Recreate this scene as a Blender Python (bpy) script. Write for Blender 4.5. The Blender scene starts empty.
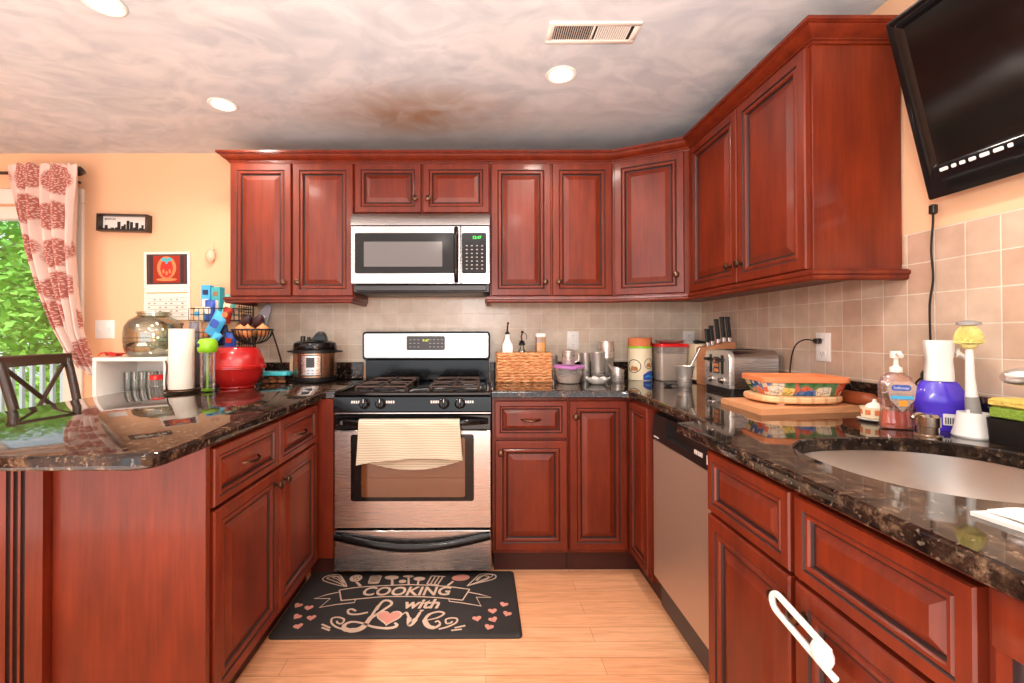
import bpy, math, random
from mathutils import Vector, Matrix
from math import sin, cos, pi, radians
random.seed(7)
S = bpy.context.scene
COL = S.collection

# ------------------------------------------------------------------ camera
cy_, sy_ = cos(-.0034), sin(-.0034)
right = Vector((cy_, sy_, 0)); fw0 = Vector((-sy_, cy_, 0))
cp_, sp_ = cos(.0075), sin(.0075)
fwd = fw0 * cp_ + Vector((0, 0, sp_)); up = -sp_ * fw0 + Vector((0, 0, cp_))
cr_, sr_ = cos(-.0019), sin(-.0019)
r2 = cr_ * right + sr_ * up; u2 = -sr_ * right + cr_ * up
cam = bpy.data.cameras.new('camera'); camo = bpy.data.objects.new('camera', cam); COL.objects.link(camo)
m = Matrix.Identity(4)
for i in range(3):
    m[i][0] = r2[i]; m[i][1] = u2[i]; m[i][2] = -fwd[i]
m.translation = Vector((.7077, -2.7828, 1.1919))
camo.matrix_world = m
cam.sensor_width = 36; cam.lens = 437.86 / 1024 * 36
cam.shift_x = (512 - 481.69) / 1024; cam.shift_y = (330.75 - 341.5) / 1024
cam.clip_start = .02
S.camera = camo

# ------------------------------------------------------------------ world, sun, area lights, exposure
W = bpy.data.worlds.new('world'); S.world = W; W.use_nodes = True
bg = W.node_tree.nodes['Background']
bg.inputs[0].default_value = (.80, .90, 1.0, 1); bg.inputs[1].default_value = 1.7
def lamp(name, kind, loc, power, color=(1, 1, 1), rot=(0, 0, 0), **k):
    l = bpy.data.lights.new(name, kind); l.energy = power; l.color = color
    for a, b in k.items(): setattr(l, a, b)
    o = bpy.data.objects.new(name, l); o.location = loc; o.rotation_euler = rot; COL.objects.link(o); return o
lamp('sun', 'SUN', (-6, -4, 8), 5.5, (1, .96, .88), (radians(42), 0, radians(-28)), angle=.01)
# broad fill added behind the camera, standing in for unseen window daylight
lamp('rear_fill', 'AREA', (-.6, -6.0, 1.25), 48, (1, .97, .93), (radians(90), 0, 0), shape='RECTANGLE', size=6.4, size_y=2.2)
# upward fill added low behind the camera to brighten the ceiling
lamp('ceiling_fill', 'AREA', (-.4, -3.9, .35), 175, (1, .95, .90), (radians(180), 0, 0), shape='RECTANGLE', size=4.6, size_y=3.4)
# second uplight added near the camera, like a bounced flash, for the far ceiling
lamp('forward_uplight', 'AREA', (.70, -2.95, 1.50), 42, (1, .97, .94), (radians(148), 0, 0), shape='DISK', size=.5)
CANS = [(1.068, -.851), (-.576, -.599), (-.596, -1.271), (1.05, -2.15), (-.58, -2.2), (.25, -3.3), (1.3, -3.6), (-1.0, -3.6), (-2.2, -1.4), (-2.2, -3.0)]
S.view_settings.view_transform = 'Standard'; S.view_settings.look = 'None'
S.view_settings.gamma = 1; S.view_settings.use_curve_mapping = False
S.view_settings.exposure = -0.05
S.cycles.use_denoising = True
S.cycles.max_bounces = 8; S.cycles.transparent_max_bounces = 24
S.cycles.caustics_reflective = False; S.cycles.caustics_refractive = False
S.cycles.sample_clamp_indirect = 6

# ------------------------------------------------------------------ materials
def lin(c):
    c = c / 255
    return c / 12.92 if c <= .04045 else ((c + .055) / 1.055) ** 2.4
def rgb(c): return (lin(c[0]), lin(c[1]), lin(c[2]), 1)
MATS = {}
def pm(name, c, rough=.5, metal=0, coat=0, ior=1.5, noise=None, bump=None, emit=0, ecol=None, stretch=(1, 1, 1), sheen=0):
    if name in MATS: return MATS[name]
    M = bpy.data.materials.new(name); M.use_nodes = True; N = M.node_tree; b = N.nodes['Principled BSDF']
    b.inputs['Base Color'].default_value = rgb(c); b.inputs['Roughness'].default_value = rough
    b.inputs['Metallic'].default_value = metal; b.inputs['Coat Weight'].default_value = coat
    b.inputs['Coat Roughness'].default_value = .08; b.inputs['IOR'].default_value = ior
    if sheen: b.inputs['Sheen Weight'].default_value = sheen
    if emit:
        b.inputs['Emission Color'].default_value = rgb(ecol or c); b.inputs['Emission Strength'].default_value = emit
    if noise or bump:
        tc = N.nodes.new('ShaderNodeTexCoord'); mp = N.nodes.new('ShaderNodeMapping'); mp.inputs['Scale'].default_value = stretch
        N.links.new(tc.outputs['Object'], mp.inputs['Vector'])
    if noise:   # (scale, colour 2, detail)
        n = N.nodes.new('ShaderNodeTexNoise'); n.inputs['Scale'].default_value = noise[0]
        n.inputs['Detail'].default_value = noise[2] if len(noise) > 2 else 4
        r = N.nodes.new('ShaderNodeValToRGB'); r.color_ramp.elements[0].position = .3; r.color_ramp.elements[1].position = .7
        r.color_ramp.elements[0].color = rgb(c); r.color_ramp.elements[1].color = rgb(noise[1])
        N.links.new(mp.outputs[0], n.inputs['Vector']); N.links.new(n.outputs[0], r.inputs[0]); N.links.new(r.outputs[0], b.inputs['Base Color'])
    if bump:    # (scale, strength)
        n2 = N.nodes.new('ShaderNodeTexNoise'); n2.inputs['Scale'].default_value = bump[0]
        bp = N.nodes.new('ShaderNodeBump'); bp.inputs['Strength'].default_value = bump[1]; bp.inputs['Distance'].default_value = .01
        N.links.new(mp.outputs[0], n2.inputs['Vector']); N.links.new(n2.outputs[0], bp.inputs['Height']); N.links.new(bp.outputs[0], b.inputs['Normal'])
    MATS[name] = M; return M
def glassy(name, c, gloss=.12, rough=.02, body=None, bodyfac=.0, edge=.55):
    """thin clear or tinted sheet: transparent + gloss (+ some diffuse body)"""
    if name in MATS: return MATS[name]
    M = bpy.data.materials.new(name); M.use_nodes = True; N = M.node_tree; N.nodes.clear()
    o = N.nodes.new('ShaderNodeOutputMaterial'); t = N.nodes.new('ShaderNodeBsdfTransparent'); t.inputs[0].default_value = rgb(c)
    g = N.nodes.new('ShaderNodeBsdfGlossy'); g.inputs['Roughness'].default_value = rough
    lw = N.nodes.new('ShaderNodeLayerWeight'); lw.inputs[0].default_value = .35
    mu = N.nodes.new('ShaderNodeMath'); mu.operation = 'MULTIPLY_ADD'; mu.inputs[1].default_value = edge; mu.inputs[2].default_value = gloss * .4
    N.links.new(lw.outputs['Fresnel'], mu.inputs[0])
    mx = N.nodes.new('ShaderNodeMixShader'); N.links.new(mu.outputs[0], mx.inputs[0]); N.links.new(t.outputs[0], mx.inputs[1]); N.links.new(g.outputs[0], mx.inputs[2])
    last = mx
    if body:
        d = N.nodes.new('ShaderNodeBsdfPrincipled'); d.inputs['Base Color'].default_value = rgb(body); d.inputs['Roughness'].default_value = .25
        m2 = N.nodes.new('ShaderNodeMixShader'); m2.inputs[0].default_value = bodyfac
        N.links.new(mx.outputs[0], m2.inputs[1]); N.links.new(d.outputs[0], m2.inputs[2]); last = m2
    N.links.new(last.outputs[0], o.inputs[0]); MATS[name] = M; return M
class NT:
    """small node graph helper"""
    def __init__(s, name):
        s.M = bpy.data.materials.new(name); s.M.use_nodes = True; s.N = s.M.node_tree; s.b = s.N.nodes['Principled BSDF']; MATS[name] = s.M
        s.tc = s.n('ShaderNodeTexCoord')
    def n(s, t, **k):
        x = s.N.nodes.new(t)
        for a, v in k.items():
            if a[0] == '_': setattr(x, a[1:], v)
            else: x.inputs[a.replace('__', ' ')].default_value = v
        return x
    def l(s, a, b): s.N.links.new(a, b)
    def map(s, scale=(1, 1, 1), loc=(0, 0, 0), rot=(0, 0, 0)):
        m = s.n('ShaderNodeMapping'); m.inputs['Scale'].default_value = scale; m.inputs['Location'].default_value = loc; m.inputs['Rotation'].default_value = rot
        s.l(s.tc.outputs['Object'], m.inputs['Vector']); return m.outputs[0]
    def axes(s, a, b):
        sp = s.n('ShaderNodeSeparateXYZ'); s.l(s.tc.outputs['Object'], sp.inputs[0]); c = s.n('ShaderNodeCombineXYZ')
        s.l(sp.outputs[a], c.inputs[0]); s.l(sp.outputs[b], c.inputs[1]); return c.outputs[0]
    def ramp(s, fac, stops):
        r = s.n('ShaderNodeValToRGB'); e = r.color_ramp.elements
        while len(e) < len(stops): e.new(.5)
        for x, (p, c) in zip(e, stops): x.position = p; x.color = rgb(c)
        s.l(fac, r.inputs[0]); return r.outputs[0]
    def mix(s, fac, a, b, mode='MIX'):
        x = s.n('ShaderNodeMix', _data_type='RGBA', _blend_type=mode)
        for v, i in ((fac, 0), (a, 6), (b, 7)):
            if hasattr(v, 'is_output'): s.l(v, x.inputs[i])
            elif i == 0: x.inputs[0].default_value = v
            else: x.inputs[i].default_value = rgb(v)
        return x.outputs[2]
    def bump(s, h, strength, dist=.01):
        x = s.n('ShaderNodeBump'); x.inputs['Strength'].default_value = strength; x.inputs['Distance'].default_value = dist
        s.l(h, x.inputs['Height']); s.l(x.outputs[0], s.b.inputs['Normal'])
    def set(s, **k):
        for a, v in k.items(): s.b.inputs[a.replace('__', ' ')].default_value = v

def make_materials():
    # cherry wood with a soft mottled grain and a lacquer coat
    t = NT('cherry'); n = t.n('ShaderNodeTexNoise', Scale=3.5, Detail=5, Roughness=.55); t.l(t.map((3.2, 3.2, .8)), n.inputs['Vector'])
    n2 = t.n('ShaderNodeTexNoise', Scale=40, Detail=3); t.l(t.map((2.2, 2.2, .12)), n2.inputs['Vector'])
    c = t.ramp(n.outputs[0], [(.28, (94, 29, 11)), (.72, (128, 45, 17))]); c2 = t.ramp(n2.outputs[0], [(.35, (205, 195, 190)), (.7, (255, 255, 255))])
    t.l(t.mix(.55, c, c2, 'MULTIPLY'), t.b.inputs['Base Color']); t.set(Roughness=.45, Coat__Weight=.16, Coat__Roughness=.13, Specular__IOR__Level=.35)
    pm('glaze', (40, 12, 8), .6)
    pm('kick', (62, 22, 14), .5)
    # polished dark granite
    t = NT('granite'); v = t.n('ShaderNodeTexVoronoi', Scale=55); t.l(t.map(), v.inputs['Vector'])
    n = t.n('ShaderNodeTexNoise', Scale=26, Detail=8, Roughness=.7); t.l(t.map(), n.inputs['Vector'])
    n3 = t.n('ShaderNodeTexNoise', Scale=90, Detail=3); t.l(t.map(), n3.inputs['Vector'])
    a = t.ramp(n.outputs[0], [(.42, (18, 14, 13)), (.56, (50, 36, 28)), (.68, (110, 88, 68)), (.76, (150, 132, 112))])
    b = t.ramp(n3.outputs[0], [(.60, (0, 0, 0)), (.72, (120, 105, 90))])
    t.l(t.mix(.8, a, b, 'ADD'), t.b.inputs['Base Color']); t.set(Roughness=.045, IOR=1.52)
    # tumbled ceramic tile, two orientations
    for nm, ax, bw, off in (('tile_back', (0, 2), .1014, (-.182 % .1014, -1.030 + .0975 * 20)), ('tile_right', (1, 2), .0865, (1.35 % .0865, -1.024 + .098 * 20))):
        t = NT(nm); mp = t.n('ShaderNodeMapping'); mp.inputs['Location'].default_value = (off[0], off[1], 0); t.l(t.axes(*ax), mp.inputs['Vector'])
        br = t.n('ShaderNodeTexBrick', _offset=0.0, _squash=1.0, Scale=1.0); br.inputs['Mortar Size'].default_value = .0022; br.inputs['Mortar Smooth'].default_value = .4
        br.inputs['Brick Width'].default_value = bw; br.inputs['Row Height'].default_value = .0975 if ax[0] == 0 else .098; br.inputs['Bias'].default_value = 0
        br.inputs['Color1'].default_value = rgb((214, 200, 182) if ax[0] == 0 else (218, 194, 172)); br.inputs['Color2'].default_value = rgb((206, 186, 166) if ax[0] == 0 else (208, 172, 148)); br.inputs['Mortar'].default_value = rgb((236, 224, 206))
        t.l(mp.outputs[0], br.inputs['Vector'])
        n = t.n('ShaderNodeTexNoise', Scale=14, Detail=5); t.l(t.map(), n.inputs['Vector'])
        t.l(t.mix(.5, br.outputs[0], t.ramp(n.outputs[0], [(.3, (205, 198, 190)), (.7, (255, 255, 255))]), 'MULTIPLY'), t.b.inputs['Base Color'])
        ma = t.n('ShaderNodeMath', _operation='MULTIPLY_ADD'); ma.inputs[1].default_value = -1.0; ma.inputs[2].default_value = 1.0; t.l(br.outputs['Fac'], ma.inputs[0])
        mb = t.n('ShaderNodeMath', _operation='MULTIPLY_ADD'); mb.inputs[1].default_value = .5; t.l(n.outputs[0], mb.inputs[0]); t.l(ma.outputs[0], mb.inputs[2])
        t.bump(mb.outputs[0], .45, .006); t.set(Roughness=.28)
    # oak strip floor
    t = NT('floor'); br = t.n('ShaderNodeTexBrick', _offset=.37, _offset_frequency=2, Scale=1.0); br.inputs['Mortar Size'].default_value = .0009
    br.inputs['Brick Width'].default_value = 1.15; br.inputs['Row Height'].default_value = .083
    br.inputs['Color1'].default_value = rgb((252, 190, 144)); br.inputs['Color2'].default_value = rgb((244, 174, 128)); br.inputs['Mortar'].default_value = rgb((190, 116, 74))
    t.l(t.map(), br.inputs['Vector'])
    wv = t.n('ShaderNodeTexNoise', Scale=5, Detail=6, Distortion=1.2); t.l(t.map((1.0, 14, 1)), wv.inputs['Vector'])
    t.l(t.mix(.6, br.outputs[0], t.ramp(wv.outputs[0], [(.3, (214, 190, 172)), (.62, (255, 255, 255))]), 'MULTIPLY'), t.b.inputs['Base Color']); t.set(Roughness=.33, Coat__Weight=.15)
    # walls
    pm('paint', (238, 188, 148), .8, noise=(1.5, (241, 194, 154)), bump=(180, .05))
    pm('white_paint', (238, 230, 220), .45); pm('white', (240, 236, 230), .45)
    # swirled plaster ceiling with a scorch mark above the range
    t = NT('plaster'); n = t.n('ShaderNodeTexNoise', Scale=1.7, Detail=6, Distortion=1.8); t.l(t.map((1, 1.7, 1)), n.inputs['Vector'])
    n2 = t.n('ShaderNodeTexNoise', Scale=3.4, Detail=3, Distortion=2.4); t.l(t.map((1, 1.4, 1)), n2.inputs['Vector'])
    n4 = t.n('ShaderNodeTexNoise', Scale=.9, Detail=2); t.l(t.map(), n4.inputs['Vector'])
    c = t.ramp(n.outputs[0], [(.34, (188, 200, 210)), (.5, (206, 215, 222)), (.66, (222, 229, 234))])
    c = t.mix(.45, c, t.ramp(n2.outputs[0], [(.40, (196, 203, 211)), (.60, (228, 231, 235))]))
    c = t.mix(.5, c, t.ramp(n4.outputs[0], [(.35, (232, 236, 242)), (.65, (250, 244, 236))]), 'MULTIPLY')
    g = t.n('ShaderNodeTexGradient', _gradient_type='SPHERICAL'); t.l(t.map((1.45, 2.6, 0), (-1.45 * .38, 2.6 * .46, 0)), g.inputs['Vector'])
    st = t.n('ShaderNodeMath', _operation='MULTIPLY'); t.l(g.outputs['Fac'], st.inputs[0])
    n5 = t.n('ShaderNodeTexNoise', Scale=5, Detail=5, Distortion=1); t.l(t.map(), n5.inputs['Vector']); sq = t.n('ShaderNodeMath', _operation='MULTIPLY', _use_clamp=True); sq.inputs[1].default_value = 1.7; t.l(n5.outputs[0], sq.inputs[0]); t.l(sq.outputs[0], st.inputs[1])
    c = t.mix(st.outputs[0], c, (150, 104, 48))
    # darker bluish grey patch along the top of the wall cabinets
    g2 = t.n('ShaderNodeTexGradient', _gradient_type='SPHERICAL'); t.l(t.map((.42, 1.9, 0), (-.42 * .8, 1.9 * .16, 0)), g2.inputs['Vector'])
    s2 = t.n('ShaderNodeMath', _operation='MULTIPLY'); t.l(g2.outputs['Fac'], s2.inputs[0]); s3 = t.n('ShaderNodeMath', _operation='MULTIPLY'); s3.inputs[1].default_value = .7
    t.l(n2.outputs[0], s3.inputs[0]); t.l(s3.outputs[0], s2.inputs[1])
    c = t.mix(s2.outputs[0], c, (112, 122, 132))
    t.l(c, t.b.inputs['Base Color']); t.bump(n2.outputs[0], .08, .01); t.set(Roughness=.85)
    # brushed steels
    for nm, col, ro, sc in (('steel', (190, 186, 184), .27, (1.5, 1.5, 160)), ('steel_v', (200, 178, 160), .42, (160, 160, 1.5)), ('steel_soft', (214, 206, 198), .28, (2, 2, 14))):
        t = NT(nm); n = t.n('ShaderNodeTexNoise', Scale=2, Detail=3); t.l(t.map(sc), n.inputs['Vector'])
        r = t.n('ShaderNodeMath', _operation='MULTIPLY_ADD'); r.inputs[1].default_value = .08; r.inputs[2].default_value = ro - .04; t.l(n.outputs[0], r.inputs[0]); t.l(r.outputs[0], t.b.inputs['Roughness'])
        t.set(Base__Color=rgb(col), Metallic=1.0 if nm == 'steel' else .72)
    pm('sink_steel', (206, 198, 190), .30, 1); pm('chrome', (225, 222, 218), .08, 1); pm('nickel', (190, 176, 160), .22, 1); pm('bronze', (98, 74, 58), .32, 1)
    pm('warm_reflect_steel', (196, 150, 116), .25, 1, noise=(2, (200, 176, 156)), stretch=(60, 60, 1))  # cooker steel with its copper-coloured reflection put into the base colour
    pm('black_gloss', (14, 13, 14), .12, ior=1.42); pm('black', (22, 20, 20), .4); pm('black_matte', (28, 27, 27), .75); pm('dark_grey', (52, 50, 52), .4)
    pm('grate', (70, 44, 32), .55, noise=(30, (44, 30, 24)))
    pm('dark_wood', (46, 30, 20), .35, coat=.3)
    pm('screen', (14, 11, 10), .12, ior=1.5)
    pm('oven_glass', (96, 56, 26), .07, ior=1.9); pm('mw_glass', (92, 90, 90), .12, ior=1.7)  # oven glass has the floor's orange reflection painted into its colour
    pm('green_led', (40, 220, 60), .5, emit=2.0, ecol=(60, 255, 80)); pm('yellow_led', (200, 210, 40), .5, emit=1.2, ecol=(200, 220, 60))
    pm('grey_print', (150, 146, 142), .5); pm('white_print', (232, 226, 220), .5)
    pm('bulb', (255, 240, 214), .5, emit=14, ecol=(255, 236, 205))
    pm('mat', (38, 33, 32), .7, noise=(4, (50, 44, 42)), bump=(300, .1)); pm('mat_cream', (226, 194, 170), .7); pm('mat_pink', (226, 150, 132), .7)
    pm('red_plastic', (222, 34, 36), .25, coat=.4); glassy('red_clear', (255, 120, 108), .2, body=(216, 44, 44), bodyfac=.55)
    glassy('clear', (248, 250, 248), .2); glassy('jar_glass', (238, 243, 232), .45); glassy('pane', (250, 253, 251), .03, edge=.10); glassy('cloudy', (236, 226, 220), .2, body=(232, 222, 214), bodyfac=.25)
    glassy('soap_clear', (255, 236, 228), .25, body=(244, 196, 178), bodyfac=.1)
    glassy('blue_liquid', (150, 140, 255), .3, body=(86, 62, 214), bodyfac=.85)
    pm('soap_liquid', (196, 62, 34), .2, coat=.5)
    pm('green_lid', (142, 204, 30), .35); pm('navy', (22, 40, 84), .5); pm('teal', (66, 176, 186), .35); pm('lightblue', (70, 176, 226), .35); pm('blue', (48, 84, 176), .4)
    pm('mint', (120, 212, 196), .4); pm('cookie', (206, 136, 82), .8, noise=(40, (172, 100, 56))); pm('brown_bag', (150, 118, 86), .4); pm('grey_bag', (126, 122, 132), .25); pm('plum', (52, 26, 30), .5)
    pm('onion', (216, 156, 100), .5, noise=(8, (196, 128, 76)), stretch=(1, 1, .2)); pm('foil_red', (166, 52, 36), .25, .3); pm('cream', (240, 222, 188), .5); pm('paper', (246, 236, 222), .8, bump=(60, .1))
    pm('paper_towel', (250, 240, 226), .9, bump=(90, .25)); pm('purple', (190, 116, 186), .35); pm('flour', (244, 232, 216), .9)
    pm('terracotta', (214, 120, 70), .7, noise=(12, (226, 136, 86))); pm('knife_wood', (206, 140, 98), .5, noise=(6, (190, 122, 82)), stretch=(1, 1, 8))
    pm('rolling', (128, 58, 30), .45, noise=(10, (150, 74, 40)), stretch=(6, 1, 6)); pm('sponge_y', (238, 206, 104), .9, bump=(140, .6)); pm('sponge_g', (142, 172, 60), .9, bump=(200, .6))
    pm('bristle', (244, 230, 148), .8); pm('red_cloth', (206, 48, 40), .85); pm('peach', (232, 190, 160), .6); pm('amber', (228, 150, 44), .5); pm('spice', (176, 130, 96), .6)
    pm('leaf', (96, 168, 44), .6, noise=(3, (150, 206, 84))); pm('bark', (150, 130, 110), .9); pm('deck', (164, 170, 170), .6); pm('grass', (120, 160, 70), .9)
    # maple boards, striped
    for nm, a, b, sc in (('board_wood', (218, 152, 104), (232, 170, 122), 1), ('bamboo', (232, 186, 136), (198, 130, 82), 1)):
        t = NT(nm); n = t.n('ShaderNodeTexNoise', Scale=6, Detail=4); t.l(t.map((1, 9, 9)), n.inputs['Vector'])
        c = t.ramp(n.outputs[0], [(.35, a), (.65, tuple(min(255, x + 14) for x in a))])
        if nm == 'bamboo':
            w = t.n('ShaderNodeTexWave', Scale=6.5, _wave_profile='SAW'); t.l(t.map(), w.inputs['Vector']); c = t.mix(t.ramp(w.outputs['Fac'], [(.72, (0, 0, 0)), (.74, (190, 190, 190))]), c, b)
        t.l(c, t.b.inputs['Base Color']); t.set(Roughness=.45)
    # basket weave
    t = NT('wicker'); w = t.n('ShaderNodeTexWave', Scale=14, Distortion=5, Detail=2, _bands_direction='Z'); t.l(t.map((1, 1, 1)), w.inputs['Vector'])
    n = t.n('ShaderNodeTexNoise', Scale=70, Detail=3); t.l(t.map((.5, .5, 2)), n.inputs['Vector'])
    c = t.ramp(n.outputs[0], [(.32, (176, 106, 60)), (.5, (212, 144, 92)), (.68, (236, 176, 122))])
    t.l(c, t.b.inputs['Base Color']); t.bump(n.outputs[0], .8, .01); t.set(Roughness=.6)
    # striped dish towel
    t = NT('towel'); w = t.n('ShaderNodeTexWave', Scale=40, Distortion=.5, _bands_direction='Z'); t.l(t.map(), w.inputs['Vector'])
    t.l(t.ramp(w.outputs['Fac'], [(.12, (142, 132, 114)), (.40, (216, 206, 182))]), t.b.inputs['Base Color']); t.set(Roughness=.95)
    # curtain: white cloth with dusty red medallions made of small dashes
    t = NT('curtain'); ax = t.axes(0, 2); v = t.n('ShaderNodeTexVoronoi', _voronoi_dimensions='2D', Scale=4.8, Randomness=.4); t.l(ax, v.inputs['Vector'])
    d = t.n('ShaderNodeTexVoronoi', _voronoi_dimensions='2D', Scale=95, Randomness=.9); t.l(ax, d.inputs['Vector'])
    disc = t.ramp(v.outputs['Distance'], [(.40, (255, 255, 255)), (.46, (0, 0, 0))]); dash = t.ramp(d.outputs['Distance'], [(.22, (120, 120, 120)), (.34, (255, 255, 255))])
    t.l(t.mix(t.mix(1.0, disc, dash, 'MULTIPLY'), (228, 204, 194), (176, 104, 92)), t.b.inputs['Base Color']); t.set(Roughness=.9)
    # painted dish side: bold glazed medallions
    t = NT('majolica'); v = t.n('ShaderNodeTexVoronoi', Scale=26, Randomness=.5); t.l(t.map((1, 1, 1)), v.inputs['Vector'])
    sp = t.n('ShaderNodeSeparateColor'); t.l(v.outputs['Color'], sp.inputs[0])
    base = t.ramp(sp.outputs[0], [(.0, (216, 84, 50)), (.25, (40, 110, 190)), (.45, (236, 214, 120)), (.65, (70, 130, 70)), (.85, (240, 232, 214))])
    for e in t.N.nodes:
        if e.type == 'VALTORGB': e.color_ramp.interpolation = 'CONSTANT'
    ring = t.ramp(v.outputs['Distance'], [(.0, (255, 255, 255)), (.22, (255, 255, 255)), (.3, (0, 0, 0)), (.5, (0, 0, 0)), (.6, (90, 90, 90))])
    e = t.n('ShaderNodeTexVoronoi', _feature='DISTANCE_TO_EDGE', Scale=52, Randomness=.6); t.l(t.map(), e.inputs['Vector']); c = t.mix(ring, base, (246, 238, 222)); t.l(t.mix(t.ramp(e.outputs['Distance'], [(.02, (200, 200, 200)), (.05, (0, 0, 0))]), c, (30, 36, 60)), t.b.inputs['Base Color']); t.set(Roughness=.2, Coat__Weight=.4)
make_materials()
g = MATS

# ------------------------------------------------------------------ mesh building
class MB:
    def __init__(s): s.v = []; s.f = []; s.m = []; s.k = 0; s.X = Matrix.Identity(4)
    def mat(s, k): s.k = k; return s
    def xf(s, m): s.X = m; return s
    def add(s, vs, fs):
        o = len(s.v); s.v += [s.X @ Vector(p) for p in vs]
        for f in fs: s.f.append([o + i for i in f]); s.m.append(s.k)
        return s
    def box(s, x0, x1, y0, y1, z0, z1, b=0):
        if x0 > x1: x0, x1 = x1, x0
        if y0 > y1: y0, y1 = y1, y0
        if z0 > z1: z0, z1 = z1, z0
        if not b:
            return s.add([(x, y, z) for x in (x0, x1) for y in (y0, y1) for z in (z0, z1)],
                         [(0, 1, 3, 2), (4, 6, 7, 5), (0, 4, 5, 1), (2, 3, 7, 6), (0, 2, 6, 4), (1, 5, 7, 3)])
        loops = []
        for z, i in ((z0, b), (z0 + b, 0), (z1 - b, 0), (z1, b)):
            c = b if i == 0 else b + i * .6
            a0, a1, d0, d1 = x0 + i, x1 - i, y0 + i, y1 - i
            loops.append([(a0 + c * .6, d0, z), (a1 - c * .6, d0, z), (a1, d0 + c * .6, z), (a1, d1 - c * .6, z), (a1 - c * .6, d1, z), (a0 + c * .6, d1, z), (a0, d1 - c * .6, z), (a0, d0 + c * .6, z)])
        return s.loft(loops)
    def loft(s, loops, caps=(1, 1), closed=True):
        n = len(loops[0]); vs = [p for l in loops for p in l]; fs = []
        for a in range(len(loops) - 1):
            for i in range(n if closed else n - 1):
                j = (i + 1) % n; fs.append((a * n + i, a * n + j, (a + 1) * n + j, (a + 1) * n + i))
        if caps[0]: fs.append(tuple(range(n))[::-1])
        if caps[1]: fs.append(tuple((len(loops) - 1) * n + i for i in range(n)))
        return s.add(vs, fs)
    def lathe(s, prof, n=24, c=(0, 0), caps=(1, 1), sx=1, sy=1):
        return s.loft([[(c[0] + r * sx * cos(2 * pi * i / n), c[1] + r * sy * sin(2 * pi * i / n), z) for i in range(n)] for r, z in prof], caps)
    def cyl(s, x, y, z0, z1, r, n=20): return s.lathe([(r, z0), (r, z1)], n, (x, y))
    def tube(s, pts, r, n=8, caps=(1, 1), closed=False, flat=1):
        P = [Vector(p) for p in pts]; loops = []; N = None
        for i, p in enumerate(P):
            a = P[i - 1] if i or closed else p; b = P[(i + 1) % len(P)] if i < len(P) - 1 or closed else p
            t = (b - a).normalized()
            if N is None: N = t.orthogonal().normalized() if abs(t.z) > .95 else t.cross(Vector((0, 0, 1))).normalized()
            N = (N - t * N.dot(t)).normalized(); B = t.cross(N)
            rr = r[i] if isinstance(r, (list, tuple)) else r
            loops.append([p + rr * (cos(2 * pi * k / n) * N + flat * sin(2 * pi * k / n) * B) for k in range(n)])
        if closed: loops.append(loops[0]); caps = (0, 0)
        return s.loft(loops, caps)
    def prism(s, pts, z0, z1):
        return s.loft([[(x, y, z0) for x, y in pts], [(x, y, z1) for x, y in pts]])
    def ball(s, c, r, sx=1, sy=1, sz=1, n=14):
        return s.loft([[(c[0] + r * sx * sin(a) * cos(2 * pi * i / n), c[1] + r * sy * sin(a) * sin(2 * pi * i / n), c[2] - r * sz * cos(a)) for i in range(n)]
                       for a in [pi * (k + .15) / (n // 2 + .3) for k in range(n // 2 + 1)]])
    def grid(s, fn, nu, nv):
        vs = [fn(i / nu, j / nv) for j in range(nv + 1) for i in range(nu + 1)]
        return s.add(vs, [(j * (nu + 1) + i, j * (nu + 1) + i + 1, (j + 1) * (nu + 1) + i + 1, (j + 1) * (nu + 1) + i) for j in range(nv) for i in range(nu)])
    def sheet(s, fn, nu, nv, th, ax=(0, 1, 0)):
        A = Vector(ax) * th; n = (nu + 1) * (nv + 1)
        f = [Vector(fn(i / nu, j / nv)) for j in range(nv + 1) for i in range(nu + 1)]
        q = [(j * (nu + 1) + i, j * (nu + 1) + i + 1, (j + 1) * (nu + 1) + i + 1, (j + 1) * (nu + 1) + i) for j in range(nv) for i in range(nu)]
        e = [(i, i + 1) for i in range(nu)] + [(nv * (nu + 1) + i + 1, nv * (nu + 1) + i) for i in range(nu)] + [((j + 1) * (nu + 1), j * (nu + 1)) for j in range(nv)] + [(j * (nu + 1) + nu, (j + 1) * (nu + 1) + nu) for j in range(nv)]
        return s.add(f + [p + A for p in f], q + [tuple(n + k for k in x[::-1]) for x in q] + [(b, a, a + n, b + n) for a, b in e])
    def text(s, body, size, M, depth=.0004, shear=0, bold=0, align='CENTER', sx=1):
        cu = bpy.data.curves.new('t', 'FONT'); cu.body = body; cu.size = size; cu.extrude = depth; cu.shear = shear; cu.offset = bold; cu.align_x = align; cu.resolution_u = 3
        o = bpy.data.objects.new('t', cu); COL.objects.link(o); dg = bpy.context.evaluated_depsgraph_get(); me = o.evaluated_get(dg).to_mesh()
        k = s.X; s.X = k @ M @ Matrix.Diagonal((sx, 1, 1, 1)); s.add([v.co for v in me.vertices], [tuple(p.vertices) for p in me.polygons]); s.X = k
        o.evaluated_get(dg).to_mesh_clear(); bpy.data.objects.remove(o); bpy.data.curves.remove(cu); return s
    def build(s, name, mats, parent=None, world=False, angle=38, smooth=True):
        if not isinstance(mats, (list, tuple)): mats = [mats]
        off = Matrix.Identity(4); p = parent
        if world:
            while p: off = p.matrix_basis @ off; p = p.parent
        off = off.inverted()
        me = bpy.data.meshes.new(name); me.from_pydata([tuple(off @ v) for v in s.v], [], s.f); me.update()
        for x in mats: me.materials.append(g[x])
        me.polygons.foreach_set('material_index', s.m)
        import bmesh
        b = bmesh.new(); b.from_mesh(me); bmesh.ops.recalc_face_normals(b, faces=b.faces); b.to_mesh(me); b.free()
        if smooth:
            me.polygons.foreach_set('use_smooth', [True] * len(me.polygons)); me.set_sharp_from_angle(angle=radians(angle))
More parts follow.
